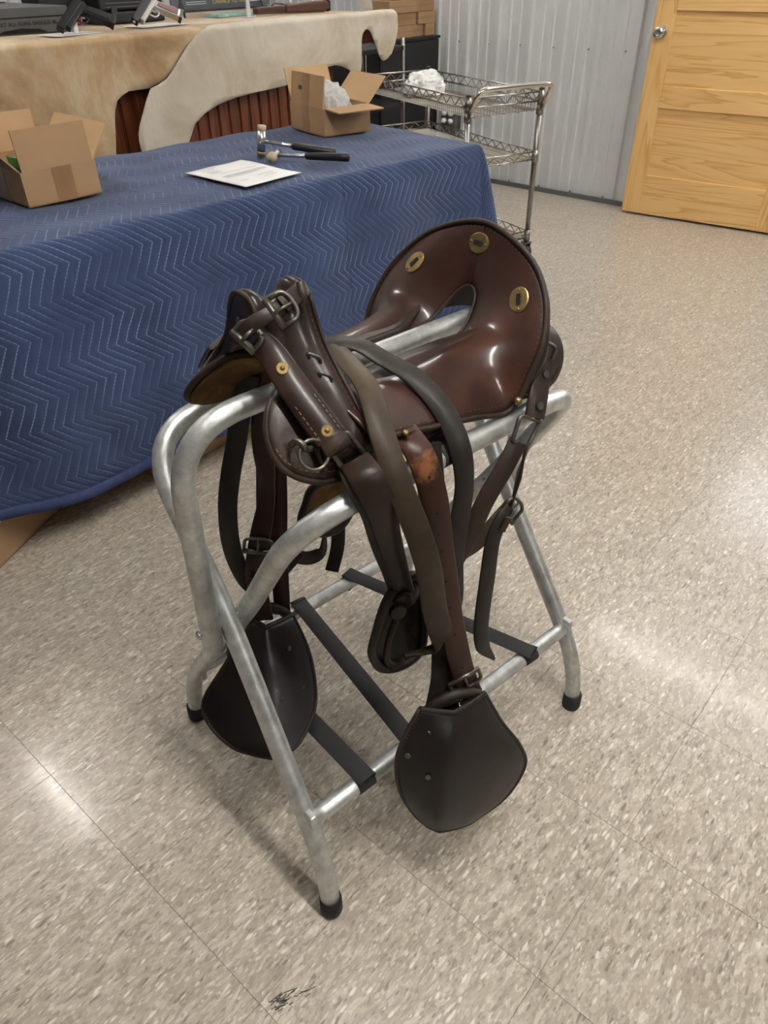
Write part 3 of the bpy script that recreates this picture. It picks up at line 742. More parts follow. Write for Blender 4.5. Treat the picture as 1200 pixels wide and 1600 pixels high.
# near side hanging straps
NF = (-.35, -.93, .12)
s2 = strap('girth_strap', [(-.071, .012, .846), (-.083, -.040, .842), (-.106, -.108, .838), (-.134, -.168, .808), (-.142, -.208, .757), (-.129, -.228, .691), (-.115, -.237, .623), (-.107, -.242, .551), (-.092, -.241, .494), (-.070, -.224, .436), (-.084, -.202, .414), (-.113, -.186, .412)], .033,
      [(0, -.2, 1), (-.1, -.2, 1), (-.2, -.4, .9), (-.35, -.85, .4), NF, NF, NF, NF, (-.4, -.9, .1), (.3, -.8, -.5), (.2, -.6, -.8), (0, -.6, -.8)], M['strap_tan'], sad, wid=[.030, .030, .031, .033, .034, .035, .036, .037, .036, .032, .022, .016])
strap('coat_tie_strap', [(-.085, .030, .846), (-.044, -.006, .846), (-.029, -.050, .833), (-.019, -.100, .822), (-.014, -.150, .793), (-.017, -.188, .752), (-.015, -.199, .701), (-.019, -.199, .637), (-.032, -.204, .576), (-.027, -.204, .496), (-.031, -.203, .440)], .031,
      [(0, -.2, 1), (-.1, -.1, 1), (-.1, -.2, 1), (-.2, -.4, .9), (-.3, -.7, .6), (-.4, -.9, .2), (-.2, -1, .1), NF, NF, NF, NF], M['strap_dark'], sad)
s3p = [(-.083, -.150, .786), (-.089, -.190, .768), (-.081, -.208, .709), (-.076, -.217, .637), (-.066, -.224, .552), (-.059, -.234, .476), (-.042, -.248, .370), (-.024, -.258, .300), (-.014, -.264, .250)]
s3 = strap('stirrup_strap', s3p, .038, [(-.2, -.5, .85), (-.3, -.8, .4), NF, NF, NF, NF, NF, NF, NF], M['strap_red'], sad, .005)
cl = catmull(s3p, 6)
nfv = Vector(NF).normalized()
for k in (9, 14, 19, 23, 27, 31, 35, 38): disc('strap_hole', cl[k]+nfv*.0024, nfv, .0022, .0006, M['black'], s3, 8)
disc('stud', (-.092, -.163, .792), (-.2, -.6, .8), .005, .004, M['brass'], s3, 10, True)
strap('stirrup_strap', [(-.060, -.170, .765), (-.057, -.192, .608), (-.049, -.206, .430), (-.064, -.226, .362), (-.078, -.240, .310), (-.084, -.246, .250)], .038, [(-.5, -.8, .1)]*6, M['strap_dark'], sad, .005, wid=[.038, .038, .038, .040, .056, .060])
buckle('buckle', (-.040, -.253, .352), (.3, -.1, -1), NF, .052, .026, M['steel'], .0030)
strap('strap_keeper', [(-.052, -.259, .318), (-.030, -.262, .312), (-.008, -.258, .306)], .018, [(-.9, -.6, 0), NF, (.3, -1, 0)], M['hood'], sad, .004)
s4 = strap('quarter_strap', [(-.172, -.160, .784), (-.179, -.192, .776), (-.168, -.203, .736), (-.151, -.198, .673), (-.128, -.188, .603), (-.105, -.178, .533)], .042, [(-.4, -.7, .6), (-.4, -.8, .4), NF, NF, (-.5, -.8, 0), (-.5, -.8, 0)], M['strap_brown'], sad, .005, wid=[.040, .042, .040, .034, .030, .030])
strap('quarter_strap_backing', [(-.172, -.154, .776), (-.184, -.187, .768), (-.173, -.197, .730), (-.157, -.192, .668), (-.133, -.182, .600), (-.109, -.172, .533)], .040, [(-.4, -.7, .6), (-.4, -.8, .4), NF, NF, (-.5, -.8, 0), (-.5, -.8, 0)], M['strap_dark'], sad, .004, wid=[.038, .040, .038, .034, .030, .030])

def safe(name, outline, depth, bow, mat, matrim, parent):
    """leaf-shaped leather safe hanging at a girth ring: rounded sheet, bowed, with a rolled rim"""
    O = [Vector(p) for p in catmull(outline, 5, True)]; c = sum(O, Vector())/len(O); n_ = len(O); v = []; rings = 5
    for k in range(rings):
        s = 1-k/rings
        for p in O:
            q = c+(p-c)*s; v.append(q+Vector((.3, 1, 0)).normalized()*bow*(1-s*s))
    v.append(c+Vector((.3, 1, 0)).normalized()*bow)
    fc = [(k*n_+i, k*n_+(i+1) % n_, (k+1)*n_+(i+1) % n_, (k+1)*n_+i) for k in range(rings-1) for i in range(n_)]+[((rings-1)*n_+i, (rings-1)*n_+(i+1) % n_, rings*n_) for i in range(n_)]
    o = obj(name, mesh_data(name, v, fc, True), mat, parent); m_ = o.modifiers.new('t', 'SOLIDIFY'); m_.thickness = .006; m_.offset = 0
    tube('rolled_rim', O, .0075, matrim, o, 8, True)
    return o
SF = [(-.083,-.168,.547),(-.130,-.172,.537),(-.160,-.176,.479),(-.168,-.178,.445),(-.148,-.178,.401),(-.102,-.178,.377),(-.062,-.172,.380),(-.050,-.164,.436),(-.060,-.162,.513)]
sfo = safe('girth_safe', SF, 0, .026, M['strap_dark'], M['strap_dark'], sad)
tube('ring_strap', catmull([(-.118, -.178, .500), (-.140, -.182, .460), (-.146, -.184, .425), (-.132, -.184, .402), (-.112, -.182, .396)], 6), .0055, M['strap_brown'], sfo, 10)
disc('girth_knot', (-.118, -.176, .505), (-.4, -.9, .1), .013, .008, M['strap_brown'], sfo, 14, False)
strap('safe_loop', [(-.118, -.180, .536), (-.100, -.182, .520), (-.080, -.176, .532)], .028, [(-.7, -.7, 0), NF, (.1, -1, 0)], M['strap_brown'], sfo, .005)

# far side straps
FN = (-.6, -.75, .15)
strap('coat_tie_strap', [(-.150, .112, .790), (-.172, .118, .726), (-.180, .124, .685), (-.200, .124, .629), (-.215, .124, .568), (-.219, .124, .490), (-.205, .118, .412), (-.180, .108, .380)], .031, FN, M['strap_dark'], sad)
f2 = strap('stirrup_strap', [(-.125, .105, .800), (-.146, .104, .689), (-.149, .104, .608), (-.160, .100, .559), (-.184, .095, .501), (-.200, .092, .444), (-.198, .092, .335)], .034, [FN, FN, (-.9, -.3, 0), (-.9, -.3, 0), FN, FN, FN], M['strap_red2'], sad, .005)
buckle('buckle', (-.188, .090, .502), (.2, 0, 1), FN, .046, .026, M['steel'], .003)
strap('strap_keeper', [(-.218, .092, .440), (-.204, .082, .434), (-.182, .078, .428)], .018, [(-1, -.2, 0), FN, (.1, -1, 0)], M['strap_red2'], sad, .004)
strap('stirrup_strap', [(-.095, .130, .800), (-.107, .129, .663), (-.122, .120, .549), (-.138, .112, .452), (-.154, .102, .312)], .030, [FN]*5, M['strap_red2'], sad, .005)
strap('quarter_strap', [(-.105, .150, .760), (-.125, .150, .600), (-.140, .145, .466), (-.104, .140, .410), (-.067, .140, .373), (-.031, .140, .369), (-.018, .145, .405)], .026, [FN, FN, (-.3, -.8, .5), (-.2, -.8, .6), (0, -.8, .6), (.3, -.9, .3), (.7, -.6, 0)], M['strap_dark'], sad)
strap('quarter_strap', [(-.085, .134, .402), (-.134, .124, .388), (-.178, .112, .392)], .024, (-.2, -.7, .7), M['strap_brown'], sad)
strap('billet_end', [(.020, .150, .415), (.014, .150, .350), (-.004, .150, .297)], .027, FN, M['strap_dark'], sad)
FSF = [(-.040,.130,.531),(-.064,.130,.500),(-.076,.130,.470),(-.060,.130,.440),(-.023,.130,.415),(.015,.130,.416),(.048,.130,.460),(.035,.130,.515)]
fsf = safe('girth_safe', FSF, 0, .012, M['suede'], M['edge'], sad)

# stirrups and their leather hoods
def hood(rows, label_rivets, side):
    rows = [[Vector(p) for p in r_] for r_ in rows]
    L = catmull([r_[0] for r_ in rows], 4); C_ = catmull([r_[1] for r_ in rows], 4); R_ = catmull([r_[2] for r_ in rows], 4)
    m = 6; v = []; fc = []; W = 2*m+1; n_ = len(L)
    for a, b, c in zip(L, C_, R_):
        for k in range(m): 
            t = k/m; bul = math.sin(math.pi*t)*(a-b).length*.02
            v.append(a.lerp(b, t)+Vector((-.5, -.8, 0))*bul)
        for k in range(m+1):
            t = k/m; bul = math.sin(math.pi*t)*(c-b).length*.04
            v.append(b.lerp(c, t)+Vector((-.3, -.8, .2))*bul)
    for i in range(n_-1):
        for k in range(W-1): fc.append((i*W+k, i*W+k+1, (i+1)*W+k+1, (i+1)*W+k))
    o = obj('stirrup_hood', mesh_data('stirrup_hood', v, fc, True), M['hood'], sad); m_ = o.modifiers.new('t', 'SOLIDIFY'); m_.thickness = .006; m_.offset = 0
    sb = o.modifiers.new('sub', 'SUBSURF'); sb.levels = 1; sb.render_levels = 1
    border = [Vector(v[i*W]) for i in range(n_)]+[Vector(v[(n_-1)*W+k]) for k in range(1, W)]+[Vector(v[i*W+W-1]) for i in range(n_-2, -1, -1)]
    cen = sum(rows[2], Vector())/3
    inner = [p+(cen-p)*.035+Vector((-.4, -.8, .3))*.0042 for p in border]
    tube('hood_edge', border, .0034, M['strap_dark'], o, 8)
    stitches('stitching', inner, Vector((-.4, -.8, .4)).normalized(), M['thread_dark'], o, .006, .0036, .0005)
    top = [Vector(v[k]) for k in range(W)]; tube('hood_lip', top, .0045, M['strap_dark'], o, 8)
    for p in label_rivets:
        j = min(range(len(v)), key=lambda q: (Vector(v[q])-Vector(p)).length); q = Vector(v[j]).lerp(Vector(p), .5)
        nd = Vector((-.8, -.55, .3)) if side == -1 else Vector((.1, -.9, .4))
        disc('rivet', q+nd.normalized()*.003, nd, .0045, .0018, M['steel'], o, 14)
    return o
NH = [[(-.138,-.250,.365), (-.090,-.276,.340), (-.018,-.275,.327)], [(-.168,-.250,.326), (-.118,-.298,.314), (-.001,-.305,.265)], [(-.185,-.250,.276), (-.138,-.310,.273), (.022,-.330,.210)],
      [(-.187,-.260,.212), (-.153,-.318,.219), (.032,-.340,.152)], [(-.171,-.275,.148), (-.161,-.322,.178), (-.008,-.338,.097)], [(-.161,-.300,.128), (-.156,-.322,.136), (-.087,-.330,.093)]]
FH = [[(-0.212, 0.105, 0.335), (-0.206, 0.074, 0.335), (-0.142, 0.086, 0.315)], [(-0.286, 0.09, 0.285), (-0.23, 0.04, 0.29), (-0.149, 0.033, 0.27)], [(-0.342, 0.083, 0.238), (-0.251, 0.003, 0.258), (-0.174, -0.018, 0.24)], [(-0.354, 0.05, 0.215), (-0.274, -0.036, 0.238), (-0.205, -0.055, 0.224)], [(-0.346, -0.01, 0.207), (-0.297, -0.071, 0.224), (-0.255, -0.084, 0.218)], [(-0.325, -0.053, 0.21), (-0.306, -0.083, 0.216), (-0.291, -0.088, 0.214)]]
hood(NH, [(-.137,-.268,.327), (-.179,-.272,.301), (-.160,-.297,.266)], -1)
hood(FH, [(-.182, .042, .290), (-.194, -.013, .245), (-.240, -.014, .250)], 1)
def stirrup(c, ax, h):
    c = Vector(c); ax = Vector(ax).normalized(); up = Vector((0, 0, 1)); e = empty('stirrup'); e.parent = sad
    P = [c+ax*.052*math.cos(a)*1.0+up*(.045*math.sin(a)) for a in [math.pi*k/10 for k in range(11)]]
    P = [c+ax*.062-up*h]+[c+ax*.06-up*h*.5]+P+[c-ax*.06-up*h*.5]+[c-ax*.062-up*h]
    v, fc = ribbon_geo(P, .034, .010, tuple(ax.cross(up)), 1, False)
    v, fc = tube_geo(P, .010, 8); obj('bow', mesh_data('bow', v, fc, True), M['stirrup_wood'], e)
    MB().box((-.062, -.026, -.006), (.062, .026, .006), Matrix.Translation(c-up*h) @ Matrix.Rotation(math.atan2(ax.y, ax.x), 4, 'Z')).build('tread', M['stirrup_wood'], e, bevel=.003)
    tube('strap_bolt', [c+up*.030-ax*.03, c+up*.030+ax*.03], .006, M['steel'], e, 8)
stirrup((-.062, -.250, .292), (.9, -.35, 0), .09); stirrup((-.196, .112, .300), (.9, -.3, 0), .09)

# ------------------------------------------------------------------ table under the blue blanket
TA = R(-6.5); TC = Vector((.885, 1.425, 0)); TL, TD = 2.44, .755
tb = empty('folding_table', TC, TA); tag(tb, 'folding table hidden beneath the blue quilted moving blanket', 'table')
MB().box((-TL, .004, .712), (-.004, TD, .744)).build('tabletop', M['fixture'], tb, bevel=.006)
for x in (-TL+.2, -.2):
    for y in (.08, TD-.08): tube('leg', [(x, y, 0), (x, y, .712)], .014, M['gun_black'], tb, 10)
    tube('leg_brace', [(x, .08, .2), (x, TD-.08, .2)], .010, M['gun_black'], tb, 10)

def blanket():
    ss_ = [-TL+.02+k*.028 for k in range(int((TL-.1)/.028)+1)]; ss_ = [s for s in ss_ if s < -.06]
    ss_ += [-.06, -.04, -.025, -.012, 0, .01, .02, .035, .05, .075, .10, .14, .18, .23, .28, .33]
    tt = [-.84, -.82, -.80, -.785, -.77, -.755, -.74, -.72]+[-.70+k*.035 for k in range(19)]+[-.04, -.02, -.008, .004, .014, .024, .036, .05, .07]+[.09+k*.03 for k in range(20)]
    tt = sorted(tt); nS, nT = len(ss_), len(tt); v = []; uv = []; e_ = .022
    for s in ss_:
        crease = math.exp(-((s+.62)/.008)**2)
        for j, t in enumerate(tt):
            t2 = t
            if t > .09:      # the hem does not hang level
                t2 = .09+(t-.09)*(1.0+.02*math.sin(s*4.1+.5)+.012*math.sin(s*11))
            a, b = max(s, 0), max(t2, 0); bk = max(-TD-t, 0)
            r_ = math.hypot(a, b); th = math.atan2(a, b) if r_ > 0 else 0
            sm = e_*(1-math.exp(-r_/e_)); fl = .05+.20*math.sin(2*th)**2 if r_ > 0 else 0
            hz = sm+fl*r_; dz = r_-sm
            dz *= math.sqrt(max(.3, 1-fl*fl))
            x = min(s, 0)+math.sin(th)*hz; y = max(min(-t, TD), 0)-math.cos(th)*hz*(1 if r_ > 0 else 0); z = .757-dz
            if bk > 0: y = TD+.012; z = .757-bk
            wav = .010*math.sin(s*7.3+.8*b)+.007*math.sin(s*15.1+1.3)
            y -= wav*min(b/.25, 1)*1.3; z += (.0025*math.sin(s*23+t*9)+.002*math.sin(t*31-s*11))*(1 if b == 0 and a == 0 else .2)
            if b > 0: y += .006*crease
            elif a == 0: z -= .003*crease
            if s > -.62: uvs = s+.012
            else: uvs = s
            v.append((x, y, z)); uv.append((uvs, t))
    fc = [(i*nT+j, (i+1)*nT+j, (i+1)*nT+j+1, i*nT+j+1) for i in range(nS-1) for j in range(nT-1)]
    me = bpy.data.meshes.new('blanket'); me.from_pydata(v, [], fc); me.update()
    l = me.uv_layers.new(name='UVMap')
    for p in me.polygons:
        p.use_smooth = True
        for li in p.loop_indices: l.data[li].uv = uv[me.loops[li].vertex_index]
    if me.polygons[len(fc)//3].normal.z < 0: me.flip_normals()
    bl = empty('moving_blanket', TC, TA); tag(bl, 'blue quilted moving blanket with zigzag stitching draped over the table', 'blanket')
    o = obj('quilt', me, M['blanket'], bl); m_ = o.modifiers.new('t', 'SOLIDIFY'); m_.thickness = .006; m_.offset = 1
    sb = o.modifiers.new('s', 'SUBSURF'); sb.levels = 1; sb.render_levels = 1
    hem = [Vector(v[i*nT+nT-1]) for i in range(nS)]
    strap('hem_binding', [p+Vector((0, -.004, .012)) for p in hem], .030, (0, -1, .05), M['binding'], bl, .014, 1, smooth_path=False)
    return bl
blanket()

# ------------------------------------------------------------------ cardboard boxes
def carton(name, loc, rz, w_, d_, h_, flaps, label, group=None, tape=True, th=.004, closed=False):
    """w along x, d along y; flaps = {side: (length, angle outward from vertical)}"""
    e = empty(name, loc, rz); tag(e, label, 'cardboard box', group)
    m = MB().box((0, 0, 0), (w_, d_, th)).box((0, 0, 0), (w_, th, h_)).box((0, d_-th, 0), (w_, d_, h_)).box((0, th, 0), (th, d_-th, h_)).box((w_-th, th, 0), (w_, d_-th, h_))
    if closed: m.box((0, 0, h_-th), (w_, d_, h_))
    b = m.build('box_body', M['cardboard'], e)
    for sd, (L, ang) in flaps.items():
        a = R(ang); g = MB(); k = .006
        if sd in 'fb': poly = [(k, 0), (w_-k, 0), (w_-k, L), (k, L)]; Mx = Matrix.Translation((0, th/2 if sd == 'f' else d_-th/2, h_)) @ Matrix.Rotation(a if sd == 'f' else -a, 4, 'X')
        else: poly = [(k, 0), (d_-k, 0), (d_-k, L), (k, L)]; Mx = Matrix.Translation((th/2 if sd == 'l' else w_-th/2, 0, h_)) @ Matrix.Rotation(-a if sd == 'l' else a, 4, 'Y') @ Matrix.Rotation(R(90), 4, 'Z')
        g.prism(poly, -th/2, th/2, 'y', Mx); fl = g.build('flap', M['cardboard_in' if sd in 'br' else 'cardboard'], e)
    if tape:
        MB().box((w_*.40, -.0007, h_*.0), (w_*.66, .0001, h_)).build('tape_strip', M['tape'], e); MB().box((-.0007, d_*.35, 0), (.0001, d_*.6, h_)).build('tape_strip', M['tape'], e)
    return e
ZT = .7635
carton('open_carton', (-.506, 1.857, ZT), R(-2.8), .207, .30, .084, {'f': (.095, -4), 'b': (.095, 6), 'r': (.10, 38), 'l': (.10, 40)}, 'open brown carton with a green packet inside, on the blanket')
gp = MB().ellipsoid((0, 0, .034), (.010, .05, .034), 10, 6).build('green_packet', M['green'], None, True, (-.482, 1.915, ZT+.007)); gp.rotation_euler = (0, R(-6), R(5))
MB().box((-.003, -.035, .060), (.002, .012, .108)).build('sealed_edge', M['green'], gp)
tag(gp, 'crinkled green packet standing in the open carton', 'packet')
b2 = carton('open_carton', (.624, 1.891, ZT), R(-14.4), .196, .235, .088, {'f': (.098, 92), 'b': (.11, 22), 'r': (.11, 44), 'l': (.098, -8)}, 'open brown carton holding a clear plastic bag, beside the hammers', tape=False)
MB().box((-.0007, .10, 0), (.0001, .15, .088)).build('tape_strip', M['tape'], b2)
lfM = Matrix.Translation((.002, 0, .088)) @ Matrix.Rotation(R(8), 4, 'Y')
MB().box((-.0030, .14, .045), (-.0024, .175, .058), lfM).build('printed_mark', M['ink'], b2); MB().box((-.0032, .10, 0), (-.0022, .15, .098), lfM).build('flap_tape', M['tape'], b2)
def crumple(name, c, rad, mat, label, cat, seed, amp=.25, flat=.3):
    rnd = random.Random(seed); bm = bmesh.new(); bmesh.ops.create_icosphere(bm, subdivisions=4, radius=1.0)
    ph = [(Vector((rnd.uniform(-1, 1), rnd.uniform(-1, 1), rnd.uniform(-1, 1))).normalized(), rnd.uniform(4, 11), rnd.uniform(0, 6)) for _ in range(14)]
    for vv in bm.verts:
        d = vv.co.normalized(); k = sum(abs(math.sin(d.dot(a)*fq+p)) for a, fq, p in ph)/len(ph); s = 1+amp*(k-.6)*3
        vv.co = Vector((d.x*rad[0]*s, d.y*rad[1]*s, max(d.z, -flat)*rad[2]*s))
    zmin = min(vv.co.z for vv in bm.verts)
    for vv in bm.verts: vv.co.z -= zmin
    me = bpy.data.meshes.new(name); bm.to_mesh(me); bm.free(); o = obj(name, me, mat, None, c)
    return tag(o, label, cat)
pb = crumple('plastic_bag', Vector((.624, 1.891, ZT+.005))+Matrix.Rotation(R(-14.4), 3, 'Z') @ Vector((.10, .12, 0)), (.078, .088, .105), M['clear'], 'crinkled clear plastic bag filling the open carton', 'plastic bag', 3)
# cartons on the floor under the table
carton('floor_carton', (-.985, 1.585, 0), R(26), .42, .40, .27, {}, 'brown carton standing askew on the floor under the table', tape=False, closed=True)
carton('floor_carton', (-.470, 1.603, 0), R(1.0), .55, .42, .30, {}, 'brown carton squared to the table on the floor beneath it', tape=False, closed=True)

# ------------------------------------------------------------------ paper and hammers on the blanket
pe = empty('printed_letter', (-.029, 1.560, ZT+.0045), 0); tag(pe, 'white printed letter lying on the blue blanket', 'paper')
pv = []; 
for i in range(13):
    for j in range(13): pv.append((.216*i/12, .272*j/12, .002*math.sin(i*.9)*math.sin(j*.5)+.001))
pm = obj('sheet', mesh_data('sheet', pv, [(i*13+j, (i+1)*13+j, (i+1)*13+j+1, i*13+j+1) for i in range(12) for j in range(12)], True), M['paper'], pe)
m_ = pm.modifiers.new('t', 'SOLIDIFY'); m_.thickness = .0006
tx = MB()
for k, (y, x0, x1) in enumerate([(.245, .03, .09), (.225, .03, .075), (.205, .03, .07), (.195, .03, .07), (.185, .03, .07), (.165, .05, .185), (.135, .03, .19), (.128, .03, .19), (.121, .03, .19), (.114, .03, .15), (.072, .11, .17), (.055, .03, .06), (.05, .12, .165)]):
    x = x0
    while x < x1:
        L = random.uniform(.004, .012); tx.box((x, y, .0036), (min(x+L, x1), y+.0022, .004)); x += L+.002
tag(tx.build('printed_lines', M['greytext'], pe), kind='stuff')

def hammer(loc, rz, label, heads, grip_r, ball):
    e = empty('hammer', loc, rz); tag(e, label, 'hammer', None)     # handle runs along +x from the head
    if not ball:
        tube('head', [(0, -.030, .0), (0, .030, .0)], .0135, M['bolt'], e, 14)
        tube('face', [(0, -.045, 0), (0, -.030, 0)], .0135, M['brass'], e, 14); tube('face', [(0, .030, 0), (0, .045, 0)], .0135, M['case_face'], e, 14)
    else:
        tube('head', [(0, -.028, 0), (0, -.012, 0), (0, .01, 0), (0, .03, 0)], [.012, .010, .0115, .012], M['bolt'], e, 14)
        tube('face', [(0, -.040, 0), (0, -.028, 0)], .0155, M['case_face'], e, 14)
    tube('shaft', [(.008, 0, 0), (.06, 0, 0), (.115, 0, 0)], [.0055, .0055, .006], M['bolt'], e, 10)
    v, fc = tube_geo([(.098, 0, 0), (.104, 0, 0), (.14, 0, 0), (.20, 0, 0), (.235, 0, 0), (.238, 0, 0)], [grip_r*.7, grip_r*.9, grip_r*.92, grip_r, grip_r*1.05, grip_r*.9], 12)
    obj('grip', mesh_data('grip', v, fc, True), M['blackplastic'], e)
    return e
M['case_face'] = plain('bone_face', (186, 172, 140), .5)
h1 = hammer((.279, 1.832, ZT+.046), R(-55), 'small hammer with a polished double-ended head standing upright', None, .0125, False)
h1.rotation_euler = (R(90), R(8.0), R(-55))
h2 = hammer((.262, 1.752, ZT+.0175), R(-62), 'small hammer with a round pale face and black grip', None, .012, True)

# ------------------------------------------------------------------ counter with hides
CZ, CV = 1.050, 2.735
ct = empty('counter', (0, CV, 0)); tag(ct, 'dark stained beadboard bar counter covered with animal hides', 'counter')
MB().box((-1.3, .004, CZ-.045), (1.90, .95, CZ)).build('countertop', M['counter_wood'], ct, bevel=.004)
MB().box((-1.3, .048, 0), (1.50, .60, CZ-.045)).build('carcass', M['cabinet_black'], ct)
pk = MB().box((-.0285, 0, .02), (.0285, .022, CZ-.05)); pme = mesh_data('plank', pk.v, pk.f); pme.materials.append(M['bead'])
bmx = bmesh.new(); bmx.from_mesh(pme); bmesh.ops.bevel(bmx, geom=[e for e in bmx.edges if all(v_.co.y < .001 for v_ in e.verts) and abs(e.verts[0].co.x-e.verts[1].co.x) < .001], offset=.006, segments=2, affect='EDGES'); bmx.to_mesh(pme); bmx.free()
for k in range(46):
    o = bpy.data.objects.new('plank', pme); COL.objects.link(o); o.parent = ct; o.location = (1.475-k*.0595, .026, 0)
MB().box((1.508, .016, 0), (1.570, .08, CZ-.045)).build('corner_post', M['bead'], ct, bevel=.003)
MB().box((1.57, .020, CZ-.125), (1.88, .045, CZ-.045)).build('apron', M['counter_wood'], ct); MB().box((1.83, .50, 0), (1.88, .55, CZ-.045)).build('rear_leg', M['counter_wood'], ct)

def hide(name, poly, mat, lift, label, seed):
    """poly in (x along the counter, t): t < 0 on the top behind the edge, t > 0 hanging down the front"""
    P = [Vector((a, b, 0)) for a, b in poly]; bm = bmesh.new(); bm.faces.new([bm.verts.new(p) for p in P]); bm.normal_update()
    x0, x1 = min(p.x for p in P), max(p.x for p in P); t0, t1 = min(p.y for p in P), max(p.y for p in P)
    def cut(co, no): bmesh.ops.bisect_plane(bm, geom=bm.verts[:]+bm.edges[:]+bm.faces[:], plane_co=co, plane_no=no)
    x = x0+.04
    while x < x1: cut((x, 0, 0), (1, 0, 0)); x += .04
    for t in [-.5, -.4, -.3, -.2, -.12, -.06, -.03, -.015, 0, .01, .02, .03, .045]+[.07+.035*k for k in range(20)]:
        if t0 < t < t1: cut((0, t, 0), (0, 1, 0))
    rnd = random.Random(seed); p1, p2 = rnd.uniform(0, 6), rnd.uniform(0, 6); rr_ = .022
    for v_ in bm.verts:
        x, t = v_.co.x, v_.co.y; e_ = -.032-lift
        top = CZ+.003+lift
        if t < -rr_: y, z = e_+rr_-(t+rr_)+0*x, top
        elif t < rr_*.6:
            a = (t+rr_)/(rr_*1.6)*math.pi/2; y = e_+rr_-rr_*math.sin(a); z = top-rr_*(1-math.cos(a))
        else:
            d = t-rr_*.6; y = e_-(.010*math.sin(x*6+p1)+.008*math.sin(x*13+p2)+.012)*min(1, d/.15)*.8-.01*d; z = top-rr_-d
        if t < -rr_: z += .002*math.sin(x*9+p1)*math.sin(t*14)
        v_.co = Vector((x, y, z))
    bmesh.ops.recalc_face_normals(bm, faces=bm.faces)
    me = bpy.data.meshes.new(name); bm.to_mesh(me); bm.free()
    for p in me.polygons: p.use_smooth = True
    if sum(p.normal.z-p.normal.y for p in me.polygons) < 0: me.flip_normals()
    o = obj(name, me, mat, None, (0, CV, 0)); m_ = o.modifiers.new('t', 'SOLIDIFY'); m_.thickness = .004; m_.offset = -1
    return tag(o, label, 'hide')
E_ = 1.060
tanp = [(-1.2, -.88), (-1.2, .60), (-.4, .63), (-.05, .60), (.18, .52), (.245, .44), (.262, .39), (.280, .32), (.294, E_-.802), (.305, .225), (.323, E_-.863), (.350, .183), (.387, .172), (.479, .173), (.562, .152), (.626, .105), (.683, .058), (.79, .012), (1.0, .006), (1.88, .006), (1.88, -.80), (1.2, -.86), (.3, -.84)]
palep = [(.80, -.005), (.79, .001), (.74, .020), (.683, .058), (.62, .108), (.562, .152), (.515, .170), (.479, .178), (.450, .215), (.425, .255), (.399, .294), (.385, .325), (.380, .351), (.382, .38), (.391, .408), (.42, .43), (.47, .437), (.548, .430), (.601, .404), (.630, .365), (.657, .327), (.72, .295), (.803, .273), (.91, .258), (1.023, .249), (1.258, .235), (1.30, .222), (1.344, .205), (1.43, .193), (1.517, .189), (1.56, .198), (1.605, .215), (1.66, .238), (1.690, .242), (1.702, .232), (1.708, .219), (1.712, .19), (1.714, .157), (1.720, .110), (1.730, .079), (1.750, .064), (1.774, .061), (1.795, .075), (1.811, .098), (1.832, .13), (1.853, .167), (1.872, .192), (1.892, .204), (1.920, .198), (1.953, .175), (1.978, .135), (1.994, .095), (2.002, .06), (2.000, .02), (1.985, -.02), (1.93, -.05), (1.7, -.06), (1.3, -.055), (1.0, -.045), (.88, -.03)]
hide('tan_hide', tanp, M['hide_tan'], .0, 'tan haired hide draped over the beadboard counter below the pistols', 1)
hide('pale_hide', palep, M['hide_pale'], .007, 'pale grey-white haired hide hanging over the beadboard counter beside the tan one', 2)

# ------------------------------------------------------------------ things on the counter
TZ = CZ+.005
cs = empty('pistol_case', (.389, 3.016, TZ), R(0)); tag(cs, 'grey cardboard pistol case with dark lettering on its front', 'case')
MB().box((-.62, 0, 0), (0, .56, .050)).build('case_base', M['case_grey'], cs, bevel=.003); MB().box((-.622, -.002, .052), (.002, .562, .083)).build('case_lid', M['case_grey'], cs, bevel=.003)
def text(name, body, size, mat, parent, loc, rot, extr=.0004, align='LEFT'):
    c = bpy.data.curves.new(name, 'FONT'); c.body = body; c.size = size; c.extrude = extr; c.align_x = align; c.space_character = 1.12
    t = bpy.data.objects.new(name, c); COL.objects.link(t); t.location = loc; t.rotation_euler = rot
    bpy.context.view_layer.update(); me = bpy.data.meshes.new_from_object(t); bpy.data.objects.remove(t)
    o = obj(name, me, mat, parent, loc, rot); return o
text('lettering', 'AT ALL GUNS SHOULD BE', .0175, M['black'], cs, (-.052, -.0010, .027), (R(90), 0, 0), align='RIGHT')
lg = [(-.09+.13*math.cos(2*math.pi*k/40)*.6, .47+.085*math.sin(2*math.pi*k/40), .0838) for k in range(40)]; tube('oval_emblem', lg, .0016, M['case_text'], cs, 6, True)
MB().prism([(-.30, .004), (-.10, .004), (-.13, .014), (-.20, .019), (-.27, .014)], -.003, -.001).build('thumb_cutout', M['black'], cs)
for lc, sz, rz, lab in (((.20, 2.78), (.21, .13), 8, 'white paper sheet beneath the black pistol'), ((.62, 2.86), (.24, .13), 6, 'white paper sheet beneath the two-tone pistol')):
    s_ = MB().box((0, 0, 0), (sz[0], sz[1], .0015)).build('paper_sheet', M['paper'], None, False, (lc[0], lc[1], TZ+.001), (0, 0, R(rz))); tag(s_, lab, 'paper')

